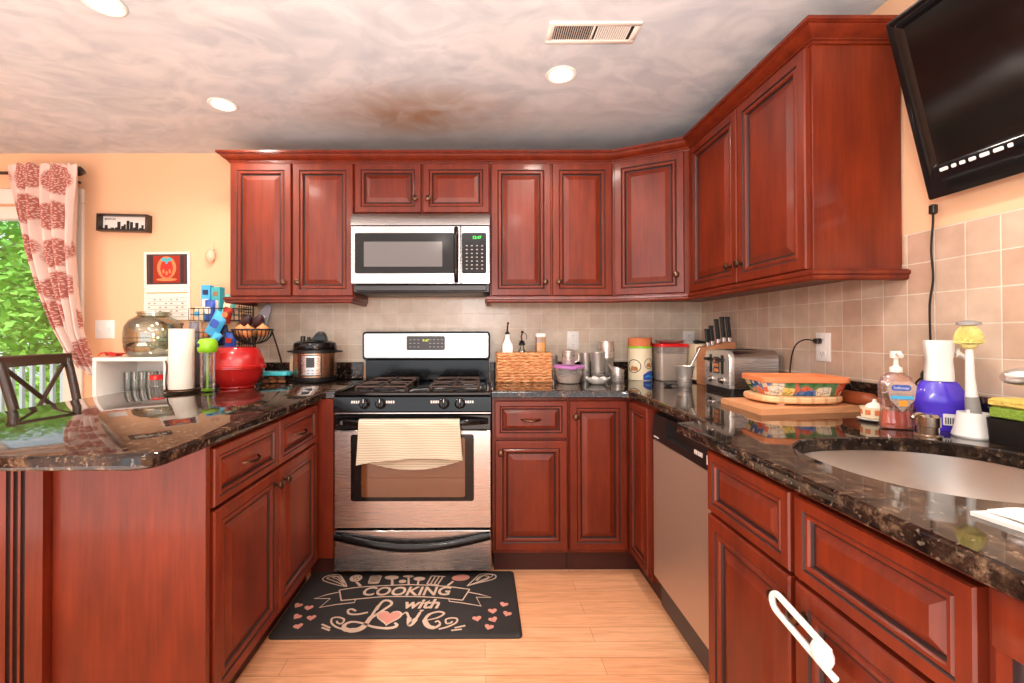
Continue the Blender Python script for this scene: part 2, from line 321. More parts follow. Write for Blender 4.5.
        o = bpy.data.objects.new(name, me); COL.objects.link(o)
        if parent: o.parent = parent
        return o
def T(name, label, cat, loc=(0, 0, 0), rz=0, group=None):
    o = bpy.data.objects.new(name, None); COL.objects.link(o); o.empty_display_size = .05
    o.location = loc; o.rotation_euler = (0, 0, rz); o['label'] = label; o['category'] = cat
    if group: o['group'] = group
    return o
def tag(o, label, cat, group=None):
    o['label'] = label; o['category'] = cat
    if group: o['group'] = group
    return o
def struct(o): o['kind'] = 'structure'; return o
def frame(o, u, n):
    """local x = u, local y = world up, local z = n (outward)"""
    u = Vector(u).normalized(); n = Vector(n).normalized(); M = Matrix.Identity(4)
    for i in range(3): M[i][0] = u[i]; M[i][1] = (0, 0, 1)[i]; M[i][2] = n[i]
    M.translation = Vector(o); return M
def inset(pts, d):
    n = len(pts); out = []
    for i in range(n):
        a, b, c = Vector(pts[i - 1]), Vector(pts[i]), Vector(pts[(i + 1) % n])
        e1 = (b - a).normalized(); e2 = (c - b).normalized(); n1 = Vector((-e1.y, e1.x)); n2 = Vector((-e2.y, e2.x)); mm = (n1 + n2)
        out.append(tuple(b + mm * (d / max(.2, 1 + n1.dot(n2)))))
    return out
def rrect(x0, x1, y0, y1, r, n=5):
    P = []
    for cx, cy, a in ((x1 - r, y0 + r, -90), (x1 - r, y1 - r, 0), (x0 + r, y1 - r, 90), (x0 + r, y0 + r, 180)):
        P += [(cx + r * cos(radians(a + 90 * k / n)), cy + r * sin(radians(a + 90 * k / n))) for k in range(n + 1)]
    return P
def sweep(mb, path, prof, closed=False):
    """profile (offset outward = right of travel, z) swept along a 2D path with mitres"""
    loops = []; n = len(path)
    for i in range(n):
        b = Vector(path[i]); a = Vector(path[i - 1]) if i else None; c = Vector(path[i + 1]) if i < n - 1 else None
        e1 = (b - a).normalized() if a is not None else (c - b).normalized(); e2 = (c - b).normalized() if c is not None else e1
        n1 = Vector((e1.y, -e1.x)); n2 = Vector((e2.y, -e2.x)); mm = (n1 + n2) / (1 + n1.dot(n2))
        loops.append([(b.x + mm.x * o, b.y + mm.y * o, z) for o, z in prof])
    mb.loft(loops)

# cabinet fronts -----------------------------------------------------
def raised_panel(mb, w, h, stile=.055, t=.02):
    k = stile / .055
    prof = [(0, 0, 0), (0, t * .8, 0), (.004 * k, t, 0), (.036 * k, t, 1), (.041 * k, t - .004, 0), (.046 * k, t - .001, 0), (.054 * k, t - .0015, 0), (.058 * k, t - .006, 1), (.062 * k, t - .0115, 1),
            (.067 * k, t - .0115, 0), (.088 * k, t - .004, 0), (.092 * k, t - .0025, 0)]
    for a, b in zip(prof, prof[1:]):
        L = []
        for i, z in ((a[0], a[1]), (b[0], b[1])): L.append([(i, i, z), (w - i, i, z), (w - i, h - i, z), (i, h - i, z)])
        mb.mat(a[2]); mb.loft(L, (0, 0))
    i, z = prof[-1][0], prof[-1][1]; mb.mat(0); mb.add([(i, i, z), (w - i, i, z), (w - i, h - i, z), (i, h - i, z)], [(0, 1, 2, 3)])
    mb.add([(0, 0, 0), (w, 0, 0), (w, h, 0), (0, h, 0)], [(3, 2, 1, 0)])
def door(root, o, u, n, w, h, knob=None, name='door', stile=None, handle=False, metal='bronze'):
    """a raised-panel front; o = lower corner on the face plane, in the world"""
    s = stile or min(.055, .165 * min(w, h) + .005)
    M = frame(o, u, n); mb = MB().xf(M); raised_panel(mb, w, h, s)
    d = mb.build(name, ['cherry', 'glaze'], root, True, angle=20)
    if knob:
        k = MB().xf(M @ Matrix.Translation((knob[0], knob[1], .02))); k.lathe([(.009, 0), (.009, .002), (.005, .004), (.005, .013), (.012, .017), (.0155, .022), (.0145, .027), (.009, .031), (.003, .032)], 18)
        k.build('knob', metal, d, True)
    if handle:
        cx, cz = w / 2, h / 2; k = MB().xf(M)
        P = [(cx - .05 + .1 * i / 12, cz - .004 * sin(pi * i / 12), .014 + .028 * sin(pi * i / 12) ** .6) for i in range(13)]
        k.tube(P, [.0035 + .0025 * sin(pi * i / 12) for i in range(13)], 8)
        k.lathe([(.008, .011), (.008, .015), (.005, .017)], 12, (cx - .05, cz)); k.lathe([(.008, .011), (.008, .015), (.005, .017)], 12, (cx + .05, cz))
        k.build('handle', metal, d, True)
    return d

# ------------------------------------------------------------------ the room
XR, ZC = 2.12, 2.344
XL, YF = -4.6, -6.4
def room():
    struct(MB().box(XL - .15, XR + .15, YF - .15, .15, -.12, 0).build('floor', 'floor'))
    struct(MB().box(XL - .15, XR + .15, YF - .15, .15, ZC, ZC + .12).build('ceiling', 'plaster'))
    b = MB(); b.box(-1.90, XR + .15, 0, .13, 0, ZC); b.box(XL - .15, -3.62, 0, .13, 0, ZC); b.box(-3.62, -1.90, 0, .13, 2.02, ZC)
    struct(b.build('wall_back', 'paint'))
    struct(MB().box(XR, XR + .13, YF, 0, 0, ZC).build('wall_right', 'paint'))
    struct(MB().box(XL - .13, XL, YF, 0, 0, ZC).build('wall_left', 'paint'))
    b = MB(); b.box(XL, -2.95, YF - .13, YF, 0, ZC); b.box(1.75, XR, YF - .13, YF, 0, ZC); b.box(-2.95, 1.75, YF - .13, YF, 0, .3); b.box(-2.95, 1.75, YF - .13, YF, 2.25, ZC)
    struct(b.build('wall_front', 'paint'))
    # casing of the patio door
    b = MB(); b.box(-1.90, -1.80, -.02, 0, 0, 2.02, .004); b.box(-3.72, -3.62, -.02, 0, 0, 2.02, .004); b.box(-3.72, -1.80, -.022, 0, 2.02, 2.115, .004)
    struct(b.build('trim_1', 'white_paint'))
    b = MB(); b.box(-1.80, -1.045, -.014, 0, 0, .09, .003); struct(b.build('baseboard_back', 'white_paint'))
    b = MB(); b.box(XR - .014, XR, YF, -2.7, 0, .09, .003); struct(b.build('baseboard_right', 'white_paint'))
    # sliding door
    d = MB(); d.box(-3.62, -1.90, .03, .09, 1.935, 2.02, .004); d.box(-3.62, -1.90, .03, .09, 0, .06, .004); d.box(-1.965, -1.90, .03, .09, .06, 1.935, .004); d.box(-3.62, -3.555, .03, .09, .06, 1.935, .004); d.box(-2.80, -2.72, .03, .09, .06, 1.935, .004)
    d = struct(d.build('door_1', 'white_paint'))
    p = MB(); p.box(-3.555, -2.80, .057, .062, .06, 1.935); p.box(-2.72, -1.965, .057, .062, .06, 1.935); p.build('glass_pane', 'pane', d)
    # tile walls and the painted wall's tiled field
    b = MB(); b.box(-.70, XR, -.008, 0, 1.0, 1.42); struct(b.build('trim_2', 'tile_back'))
    b = MB(); b.box(XR - .008, XR, -1.34, -.008, 1.0, 1.42); b.box(XR - .008, XR, -2.8, -1.34, 1.0, 1.516); struct(b.build('trim_3', 'tile_right'))
room()

def outside():
    struct(MB().box(-20, 8, 3.1, 24, -.9, -.7).build('ground', 'grass'))
    b = MB()
    for i in range(20): b.box(-6.5, .5, .16 + i * .14, .29 + i * .14, -.14, -.1)
    b.box(-6.5, .5, .2, 2.9, -.7, -.15)
    tag(b.build('deck', 'deck'), 'pale grey plank deck outside the patio door', 'deck')
    t = T('deck_railing', 'pale bluish deck railing seen through the patio door', 'railing', (-3, 2.85, -.1))
    MB().box(-6.4, .4, 2.80, 2.90, .86, .90, .006).build('top_rail', 'deck', t, True); MB().box(-6.4, .4, 2.83, 2.87, .02, .06, .006).build('bottom_rail', 'deck', t, True)
    for i in range(52): MB().box(-6.35 + .13 * i, -6.31 + .13 * i, 2.83, 2.87, .06, .86).build('baluster', 'deck', t, True)
    spots = [(-6.9, 5.7, 2.0, 1.35, 'bright green tree with a pale trunk nearest the deck railing'), (-10.2, 6.6, 2.4, 1.75, 'leafy green tree at the left end of the view outside'),
             (-5.4, 9.6, 2.4, 1.9, 'tall green tree partly hidden by the patterned curtain'), (-9.4, 10.8, 3.0, 2.0, 'taller green tree between the two nearest trees, further back'), (-14.6, 11.5, 3.4, 2.8, 'broad far tree filling the background behind the railing')]
    for x, y, h, r, lab in spots:
        t = T('tree', lab, 'tree', (x, y, -.7), group='trees beyond the deck')
        b = MB(); b.tube([(0, 0, 0), (.05, 0, h * .6), (.0, .05, h * 1.3), (.1, 0, h * 1.9)], [.13, .11, .09, .03], 10)
        for k in range(7):
            a = k * 2.4; z = h * (.7 + .12 * k); b.tube([(0, 0, z), (r * .45 * cos(a), r * .45 * sin(a), z + .45), (r * .8 * cos(a), r * .8 * sin(a), z + .6)], [.05, .03, .012], 6)
        b.build('trunk', 'bark', t)
        b = MB(); rnd = random.Random(int(x * 10))
        for k in range(5200):
            u, v, q = rnd.gauss(0, 1), rnd.gauss(0, 1), rnd.gauss(0, 1); l = math.sqrt(u * u + v * v + q * q) or 1; rr = rnd.random() ** .45
            c = Vector((u / l * r * rr, v / l * r * rr, h * 1.15 + q / l * h * 1.0 * rr + .35 * sin(3 * u)))
            A = Vector((rnd.uniform(-1, 1), rnd.uniform(-1, 1), rnd.uniform(-.6, .6))).normalized() * .1; B = A.cross(Vector((rnd.uniform(-1, 1), rnd.uniform(-1, 1), 1))).normalized() * .05
            b.add([c - A, c + B, c + A, c - B], [(0, 1, 2, 3)])
        b.build('foliage', 'leaf', t, smooth=False)
outside()

# ------------------------------------------------------------------ wall cabinets
ZB, ZT = 1.407, 2.151
UP = 'cherry cabinets on the wall'
def wall_cabs():
    yf = -.31
    def box(root, x0, x1, z0=1.392, z1=2.16): MB().box(x0, x1, yf, -.0085, z0, z1, .001).build('body', 'cherry', root, True)
    t = T('wall_cabinet', 'two-door cherry wall cabinet left of the microwave, above the fruit basket', 'cabinet', (-.35, -.15, 1.39), group=UP); box(t, -.697, -.001)
    door(t, (-.693, yf, ZB), (1, 0, 0), (0, -1, 0), .340, ZT - ZB, (.305, .075)); door(t, (-.343, yf, ZB), (1, 0, 0), (0, -1, 0), .338, ZT - ZB, (.033, .075))
    t = T('wall_cabinet', 'short two-door cherry wall cabinet directly above the microwave', 'cabinet', (.38, -.15, 1.86), group=UP); box(t, .001, .763, 1.864)
    door(t, (.005, yf, 1.874), (1, 0, 0), (0, -1, 0), .372, ZT - 1.874, (.340, .075)); door(t, (.387, yf, 1.874), (1, 0, 0), (0, -1, 0), .372, ZT - 1.874, (.030, .075))
    t = T('wall_cabinet', 'two-door cherry wall cabinet right of the microwave, above the wicker basket', 'cabinet', (1.1, -.15, 1.39), group=UP); box(t, .765, 1.453)
    door(t, (.770, yf, ZB), (1, 0, 0), (0, -1, 0), .335, ZT - ZB, (.302, .075)); door(t, (1.115, yf, ZB), (1, 0, 0), (0, -1, 0), .335, ZT - ZB, (.033, .075))
    t = T('wall_cabinet', 'single-door cherry corner wall cabinet set diagonally', 'cabinet', (1.8, -.2, 1.39), group=UP)
    MB().prism([(1.455, -.0085), (1.455, -.31), (1.805, -.488), (2.111, -.488), (2.111, -.0085)], 1.392, 2.16).build('body', 'cherry', t, True)
    u = Vector((.35, -.178, 0)).normalized(); n = Vector((-.178, -.35, 0)).normalized()
    door(t, Vector((1.455, -.31, ZB)) + u * .016, u, n, .356, ZT - ZB, (.318, .095))
    t = T('wall_cabinet', 'two-door cherry wall cabinet on the right wall beside the television', 'cabinet', (1.97, -.9, 1.39), group=UP)
    MB().box(1.817, 2.111, -1.312, -.490, 1.392, 2.16, .001).build('body', 'cherry', t, True)
    MB().box(1.815, 2.111, -1.334, -1.3125, 1.392, 2.16, .002).build('end_panel', 'cherry', t, True)
    door(t, (1.817, -.515, ZB), (0, -1, 0), (-1, 0, 0), .413, ZT - ZB, (.372, .075)); door(t, (1.817, -.935, ZB), (0, -1, 0), (-1, 0, 0), .388, ZT - ZB, (.030, .075))
    path = [(-.698, -.01), (-.698, -.312), (1.454, -.312), (1.815, -.494), (1.815, -1.336), (2.11, -1.336)]
    b = MB(); sweep(b, path, [(0, 2.154), (.004, 2.154), (.006, 2.158), (.006, 2.162), (.012, 2.164), (.012, 2.169), (.016, 2.171), (.022, 2.174), (.032, 2.181), (.041, 2.190), (.044, 2.195), (.050, 2.196), (.050, 2.199), (.056, 2.201), (.056, 2.212), (0, 2.212)])
    tag(b.build('crown_molding', 'cherry', angle=25), 'cherry crown moulding running along the tops of all wall cabinets', 'moulding')
    prof = [(0, 1.368), (.016, 1.368), (.022, 1.374), (.022, 1.384), (.028, 1.388), (.028, 1.398), (.020, 1.402), (.020, 1.404), (0, 1.404)]
    prof = [(o, z - .001) for o, z in prof]
    b = MB(); sweep(b, [(-.698, -.012), (-.698, -.312), (-.030, -.312), (-.030, -.012)], prof)
    tag(b.build('light_rail', 'cherry', angle=50), 'cherry light rail under the wall cabinet left of the microwave', 'moulding', 'light rails under the wall cabinets')
    b = MB(); sweep(b, [(.766, -.012), (.766, -.312), (1.454, -.312), (1.815, -.494), (1.815, -1.336), (2.11, -1.336)], prof)
    tag(b.build('light_rail', 'cherry', angle=50), 'cherry light rail under the wall cabinets from the microwave to the television', 'moulding', 'light rails under the wall cabinets')
wall_cabs()

# ------------------------------------------------------------------ base cabinets
Z0, Z1, ZD, ZE = .1305, .8615, .680, .692    # door bottom, drawer top, door top, drawer bottom
LOW = 'cherry base cabinets'
def flutes(b, prof, z0, z1):
    o = len(b.f); b.prism(prof, z0, z1)
    for f in range(3):
        for k in range(6): b.m[o + 2 + 7 * f + k] = 1
def base_cabs():
    # peninsula
    xf = -.078; t = T('base_cabinet', 'cherry peninsula cabinet with two drawers, two doors and a fluted end post', 'cabinet', (-.35, -1.1, 0), group=LOW)
    MB().box(-.68, xf, -1.53, -.64, .11, .878).build('body', 'cherry', t, True); MB().box(-.66, -.135, -1.52, -.66, 0, .109).build('toe_kick', 'kick', t, True)
    MB().box(-.4905, -.062, -1.55, -1.5305, 0, .878, .002).build('end_panel', 'cherry', t, True)
    MB().box(-.0775, -.003, -.66, -.64, .11, .878, .001).build('filler_strip', 'cherry', t, True)
    MB().box(-.134, -.003, -.60, -.58, 0, .109).build('toe_kick', 'kick', t, True)
    b = MB()   # fluted post
    x0, x1, yb = -.665, -.4915, -1.5755; prof = [(x0, -1.5305), (x0, yb)]
    for c in (-.586, -.566, -.546):
        for k in range(7): a = pi * k / 6; prof.append((c - .0065 * cos(a), yb + .010 * sin(a)))
    prof += [(x1, yb), (x1, -1.5305)]
    flutes(b, prof, .235, .84); b.box(x0, x1, yb - .0, -1.5305, 0, .234, .001); b.box(x0, x1, yb, -1.5305, .8405, .878, .001)
    b.build('fluted_post', ['cherry', 'glaze'], t, True, angle=60)
    u, n = (0, 1, 0), (1, 0, 0)
    door(t, (xf, -1.515, ZE), u, n, .404, Z1 - ZE, handle=True, name='drawer', stile=.036); door(t, (xf, -1.102, ZE), u, n, .386, Z1 - ZE, handle=True, name='drawer', stile=.036)
    door(t, (xf, -1.515, Z0), u, n, .404, ZD - Z0, (.375, .500)); door(t, (xf, -1.102, Z0), u, n, .386, ZD - Z0, (.030, .500))
    # left corner run behind the peninsula
    # right of the range
    t = T('base_cabinet', 'narrow cherry base cabinet with one drawer and one door, right of the range', 'cabinet', (.95, -.3, 0), group=LOW)
    MB().box(.766, 1.141, -.61, -.02, .11, .878, .001).build('body', 'cherry', t, True); MB().box(.775, 1.141, -.56, -.05, 0, .109).build('toe_kick', 'kick', t, True)
    u, n = (1, 0, 0), (0, -1, 0)
    door(t, (.779, -.61, ZE - .012), u, n, .356, Z1 - ZE + .012, handle=True, name='drawer', stile=.036); door(t, (.779, -.61, Z0), u, n, .356, ZD - Z0 - .014, (.028, .480))
    t = T('base_cabinet', 'cherry corner base cabinet with a bi-fold pair of tall narrow doors', 'cabinet', (1.6, -.4, 0), group=LOW)
    MB().prism([(1.143, -.02), (1.143, -.61), (1.4535, -.61), (1.4535, -.875), (2.09, -.875), (2.09, -.02)], .11, .878).build('body', 'cherry', t, True)
    MB().prism([(1.143, -.05), (1.143, -.56), (1.51, -.56), (1.51, -.875), (2.08, -.875), (2.08, -.05)], 0, .109).build('toe_kick', 'kick', t, True)
    door(t, (1.147, -.61, Z0), u, n, .283, Z1 - Z0, (.028, .655)); door(t, (1.4535, -.637, Z0), (0, -1, 0), (-1, 0, 0), .232, Z1 - Z0, stile=.045)
    # sink base
    t = T('base_cabinet', 'bumped-out cherry sink base with two false drawers, two doors and a fluted post', 'cabinet', (1.7, -1.9, 0), group=LOW)
    b = MB(); xs = 1.369; x2 = 2.09; y0, y1 = -1.525, -2.39
    b.box(xs, xs + .02, y1, y0, .11, .878); b.box(xs + .0205, x2, y0 - .02, y0, .11, .878); b.box(xs + .0205, x2, y1, y1 + .02, .11, .878); b.box(xs + .0205, x2, y1 + .021, y0 - .021, .11, .13)
    b.build('body', 'cherry', t, True)
    MB().box(1.46, x2, y1, y0, 0, .109).build('toe_kick', 'kick', t, True)
    b = MB(); yb, xb = -2.236, 1.350; prof = [(xs - .0005, yb), (xb, yb)]
    for c in (-2.262, -2.29, -2.318):
        for k in range(7): a = pi * k / 6; prof.append((xb + .012 * sin(a), c + .009 * cos(a)))
    prof += [(xb, -2.345), (xs - .0005, -2.345)]
    flutes(b, prof, .235, .80); b.box(xb, xs - .0005, -2.345, yb, .11, .234, .001); b.box(xb - .006, xs - .0005, -2.345, yb, .8005, .878, .003)
    b.build('fluted_post', ['cherry', 'glaze'], t, True, angle=60)
    u, n = (0, -1, 0), (-1, 0, 0)
    door(t, (xs, -1.543, ZE + .004), u, n, .327, Z1 - ZE - .004, name='drawer', stile=.036); door(t, (xs, -1.885, ZE + .004), u, n, .328, Z1 - ZE - .004, name='drawer', stile=.036)
    door(t, (xs, -1.543, Z0), u, n, .327, ZD - Z0 + .006, (.310, .503)); door(t, (xs, -1.885, Z0), u, n, .328, ZD - Z0 + .006, (.028, .500))
base_cabs()
# child lock joining the two sink knobs
def child_lock():
    t = T('cabinet_lock', 'white plastic slide lock hooked over the two sink cabinet knobs', 'lock', (1.343, -1.9, .63))
    M = Matrix.Translation((1.343, -1.9, .63)); x = 1.318
    b = MB(); P = []
    a0, a1 = Vector((x, -1.884, .637)), Vector((x, -2.010, .617)); d = (a1 - a0).normalized(); q = Vector((0, d.z, -d.y)) * -.018
    arc = [a0 + q * cos(a) - d * .020 * sin(a) for a in [pi * k / 8 for k in range(9)]]
    b.tube([a1 + q + d * .02] + arc + [a1 - q], .0065, 10); b.build('u_bar', 'white', t, True)
    b = MB(); b.ball(a0 + d * .115, .020, .75, 1.15, 1.15); b.build('slider', 'white', t, True)
child_lock()

# ------------------------------------------------------------------ countertops
def slab(mb, pts, z0, z1, e=.007, hole=None):
    import bmesh
    i1 = inset(pts, e); L = [[(x, y, z0) for x, y in inset(pts, e * .6)], [(x, y, z0 + e * .6) for x, y in pts], [(x, y, z1 - e) for x, y in pts], [(x, y, z1 - e * .3) for x, y in inset(pts, e * .3)], [(x, y, z1) for x, y in i1]]
    if not hole: mb.loft(L); return
    mb.loft(L, (0, 0)); hi = [(x, y) for x, y in hole]
    mb.loft([[(x, y, z0) for x, y in hi], [(x, y, z1 - .004) for x, y in hi], [(x, y, z1) for x, y in inset(hi, -.004)]], (0, 0))
    for z, o_, h_ in ((z1, i1, inset(hi, -.004)), (z0, inset(pts, e * .6), hi)):
        b = bmesh.new(); vo = [b.verts.new((x, y, z)) for x, y in o_]; vh = [b.verts.new((x, y, z)) for x, y in h_]
        ed = [b.edges.new((v[i], v[(i + 1) % len(v)])) for v in (vo, vh) for i in range(len(v))]
        r = bmesh.ops.triangle_fill(b, use_beauty=True, use_dissolve=False, edges=ed); b.verts.index_update()
        mb.add([v.co.copy() for v in b.verts], [tuple(v.index for v in f.verts) for f in b.faces]); b.free()
SINK = [(1.705 + .255 * (abs(cos(a)) ** .8) * (1 if cos(a) > 0 else -1), -1.845 + .235 * (abs(sin(a)) ** .8) * (1 if sin(a) > 0 else -1)) for a in [2 * pi * k / 48 for k in range(48)]]
def counters():
    r = .06; cx, cy = -.047 - r, -1.775 + r
    pts = [(-.002, -.001), (-1.03, -.001), (-1.03, -1.775)] + [(cx + r * cos(radians(a)), cy + r * sin(radians(a))) for a in range(-90, 1, 15)] + [(-.047, -.69), (-.040, -.655), (-.002, -.645)]
    t = T('countertop', 'polished dark granite peninsula countertop left of the range', 'countertop', (-.5, -.9, .879), group='granite countertops')
    b = MB(); slab(b, pts, .879, .914); b.build('slab', 'granite', t, True)
    MB().box(-.70, -.030, -.0285, -.0085, .9142, 1.016, .002).build('backsplash_lip', 'granite', t, True)
    pts = [(.764, -.001), (.764, -.645), (1.39, -.645), (1.425, -.66), (1.437, -.70), (1.432, -1.375), (1.328, -1.402), (1.330, -1.9), (1.334, -2.62), (2.119, -2.62), (2.119, -.001)]
    t = T('countertop', 'polished dark granite countertop right of the range, bumped out around the sink', 'countertop', (1.75, -1.3, .879), group='granite countertops')
    b = MB(); slab(b, pts, .879, .914, hole=SINK); b.build('slab', 'granite', t, True)
    MB().box(.770, 2.0905, -.0285, -.0085, .9142, 1.016, .002).build('backsplash_lip', 'granite', t, True)
    MB().box(2.091, 2.1115, -2.6, -.0285, .9142, 1.016, .002).build('backsplash_lip', 'granite', t, True)
    b = MB(); L = []
    for i, z in ((-.022, .8785), (.002, .8785), (.003, .868), (.012, .78), (.03, .735), (.07, .715), (.12, .712)): L.append([(x, y, z) for x, y in inset(SINK, i)])
    o = [[(x, y, z - .0015) for x, y, z in l] for l in L]
    b.loft(L, (0, 1)); o2 = MB()
    tag(b.build('sink_bowl', 'sink_steel'), 'stainless undermount sink bowl in the right countertop', 'sink')
counters()

# ------------------------------------------------------------------ appliances
FR = lambda y: frame((0, y, 0), (1, 0, 0), (0, -1, 0))     # picture-plane frame: x, z, towards the room
def rr_panel(mb, x0, x1, z0, z1, y, t, r=.01, ro=.003):
    """rounded rectangular plate standing t proud of the plane y, facing the room"""
    k = mb.X; mb.X = k @ FR(y); P = rrect(x0, x1, z0, z1, r)
    mb.loft([[(a, b, 0) for a, b in P], [(a, b, t - ro) for a, b in P], [(a, b, t) for a, b in inset(P, ro)]]); mb.X = k
def gas_range():
    t = T('gas_range', 'stainless steel and black gas range with a curved drawer handle', 'range', (.381, -.33, 0))
    B = lambda: MB()
    b = B(); b.box(.003, .759, -.62, -.03, .045, .893, .003)
    for x in (.05, .71):
        for y in (-.54, -.08): b.cyl(x, y, 0, .045, .018, 12)
    b.build('body', 'black_gloss', t, True)
    b = B(); b.box(.002, .760, -.668, -.11, .8935, .908, .004); b.box(.002, .760, -.672, -.645, .8935, .915, .006); b.box(.002, .022, -.645, -.11, .908, .915, .003); b.box(.740, .760, -.645, -.11, .908, .915, .003)
    b.build('cooktop', 'black_gloss', t, True)
    for x in (.2125, .5785):
        for y in (-.50, -.25):
            b = B(); b.lathe([(.058, .908), (.058, .912), (.044, .915), (.040, .922)], 24, (x, y)); b.mat(1).lathe([(.036, .922), (.038, .929), (.030, .933), (.004, .934)], 24, (x, y)); b.build('burner', ['dark_grey', 'black_matte'], t, True)
    for x0, x1 in ((.090, .335), (.457, .700)):
        b = B(); xm = (x0 + x1) / 2; z = .930; r = .006
        ring = [(x0, -.60, z), (x1, -.60, z), (x1, -.15, z), (x0, -.15, z)]
        for i in range(4): b.tube([ring[i], ring[(i + 1) % 4]], r, 8)
        b.tube([(x0, -.375, z), (x1, -.375, z)], r, 8)
        for y in (-.50, -.25):
            for a in range(4):
                dx, dy = ((1, 0), (-1, 0), (0, 1), (0, -1))[a]; b.tube([(xm + dx * .12, y + dy * .12, z), (xm + dx * .09, y + dy * .085, z + .006), (xm + dx * .03, y + dy * .03, z + .006)], r, 8)
        for p in ring + [(x0, -.375, z), (x1, -.375, z)]: b.tube([p, (p[0], p[1], .909)], r, 8)
        b.build('grate', 'grate', t, True)
    # control panel, slightly sloped
    b = B(); b.loft([[(x, -.6215, .815), (x, -.676, .815), (x, -.680, .822), (x, -.670, .888), (x, -.664, .893), (x, -.6215, .893)] for x in (.003, .759)]); b.build('control_panel', 'black_gloss', t, True)
    for x in (.152, .229, .533, .610):
        M = Matrix.Translation((x, -.6745, .858)) @ FR(0) @ Matrix.Rotation(radians(-9), 4, 'X'); k = MB().xf(M); k.lathe([(.027, 0), (.026, .006), (.021, .009), (.019, .022), (.017, .025)], 24); k.box(-.005, .005, -.022, .022, .009, .030, .002); k.mat(1).box(-.0012, .0012, .004, .020, .0295, .0308)
        k.build('knob', ['black_gloss', 'white_print'], t, True)
    b = B()
    for x in (.108, .275, .490, .655):
        for k in range(4): b.xf(Matrix.Translation((x - .017 + .011 * k, -.6745, .866)) @ FR(0)).box(-.0035, .0035, -.006, .006, .0, .0012)
    b.build('dial_marks', 'white_print', t, True)
    b = B(); b.box(.003, .759, -.664, -.6215, .806, .8145, .002); b.build('trim_strip', 'steel', t, True)
    # backguard
    b = B(); rr_panel(b, -.014, .768, 1.035, 1.208, -.045, .055, .02, .006); b.box(.0, .762, -.045, -.03, .90, 1.2); b.box(.003, .759, -.088, -.045, .909, 1.034, .003); b.build('backguard', 'black_gloss', t, True)
    b = B(); rr_panel(b, -.004, .758, 1.046, 1.198, -.1003, .004, .016, .002); bp = b.build('backguard_panel', 'steel', t, True)
    b = B(); rr_panel(b, .258, .492, 1.094, 1.180, -.1045, .003, .008, .001)
    b.mat(1).text('9:47', .022, FR(-.1078) @ Matrix.Translation((.374, 1.146, 0)), align='CENTER')
    b.mat(2)
    for i in range(9):
        if 3 <= i <= 4: continue
        for j in range(3): b.box(.276 + .024 * i, .288 + .024 * i, -.1085, -.1074, 1.112 + .022 * j, 1.116 + .022 * j)
    b.build('control_display', ['dark_grey', 'yellow_led', 'grey_print'], bp, True)
    b = B(); b.text('FRIGIDAIRE', .014, FR(-.1046) @ Matrix.Translation((.374, 1.066, 0)), align='CENTER'); b.build('nameplate', 'grey_print', bp, True)
    # oven door
    yd = -.6225
    b = B(); rr_panel(b, .003, .759, .257, .728, yd, .045, .006, .004); d = b.build('oven_door', 'steel', t, True)
    b = B(); rr_panel(b, .003, .759, .729, .802, yd, .040, .004, .004); b.build('door_top_band', 'black_gloss', d, True)
    b = B(); rr_panel(b, .083, .676, .388, .709, yd - .045, .003, .012, .002); w = b.build('window_frame', 'black_gloss', d, True)
    b = B(); rr_panel(b, .135, .634, .408, .694, yd - .048, .0012, .012, .0008); b.mat(1)
    for z in (.50, .59): b.box(.15, .62, yd - .0498, yd - .0492, z, z + .0025)
    b.build('window_glass', ['oven_glass', 'bronze'], w, True)
    P = [(.02 + .722 * i / 24, -.672 - .045 * min(1, 2.2 * sin(pi * i / 24)), .772 + .004 * sin(pi * i / 24)) for i in range(25)]
    b = B(); b.tube(P, .0115, 10, flat=1.2); b.tube([(.03, -.66, .772), (.05, -.70, .772)], .010); b.tube([(.732, -.66, .772), (.712, -.70, .772)], .010); b.build('handle', 'black_gloss', d, True)
    # drawer
    b = B(); rr_panel(b, .003, .759, .052, .246, yd, .045, .008, .004); w = b.build('drawer', 'steel', t, True)
    P = [(.008 + .746 * i / 24, -.676 - .026 * sin(pi * i / 24), .224 - .046 * sin(pi * i / 24)) for i in range(25)]
    b = B(); b.tube(P, .0125, 10, flat=1.5); b.build('handle', 'black_gloss', w, True)
gas_range()
def dish_towel():
    def f(u, v):
        # v 0 front hem -> over the handle -> 1 back hem
        x = .140 + .470 * u; s = v
        zf = .604 + .018 * (1 - (2 * u - 1) ** 2) - .022 * (1 - u) * (1 - v) ; top = .7905
        if s < .46: k = s / .46; return (x + (.5 - u) * -.022 * (1 - k), -.7385 + .004 * sin(14 * u + 3 * k), zf + (top - .012 - zf) * k)
        if s < .58: a = pi * (s - .46) / .12; return (x, -.7165 - .020 * cos(a), top - .012 + .016 * sin(a))
        k = (s - .58) / .42; return (x + .014 * k * u, -.6965 + .002 * sin(9 * u), top - .012 + (.548 + .045 * (2 * u - 1) ** 2 - top + .012) * k)
    b = MB(); b.sheet(f, 30, 36, .003, (0, -1, 0)); tag(b.build('dish_towel', 'towel', angle=80), 'cream and grey striped dish towel hanging over the oven door handle', 'towel')
dish_towel()
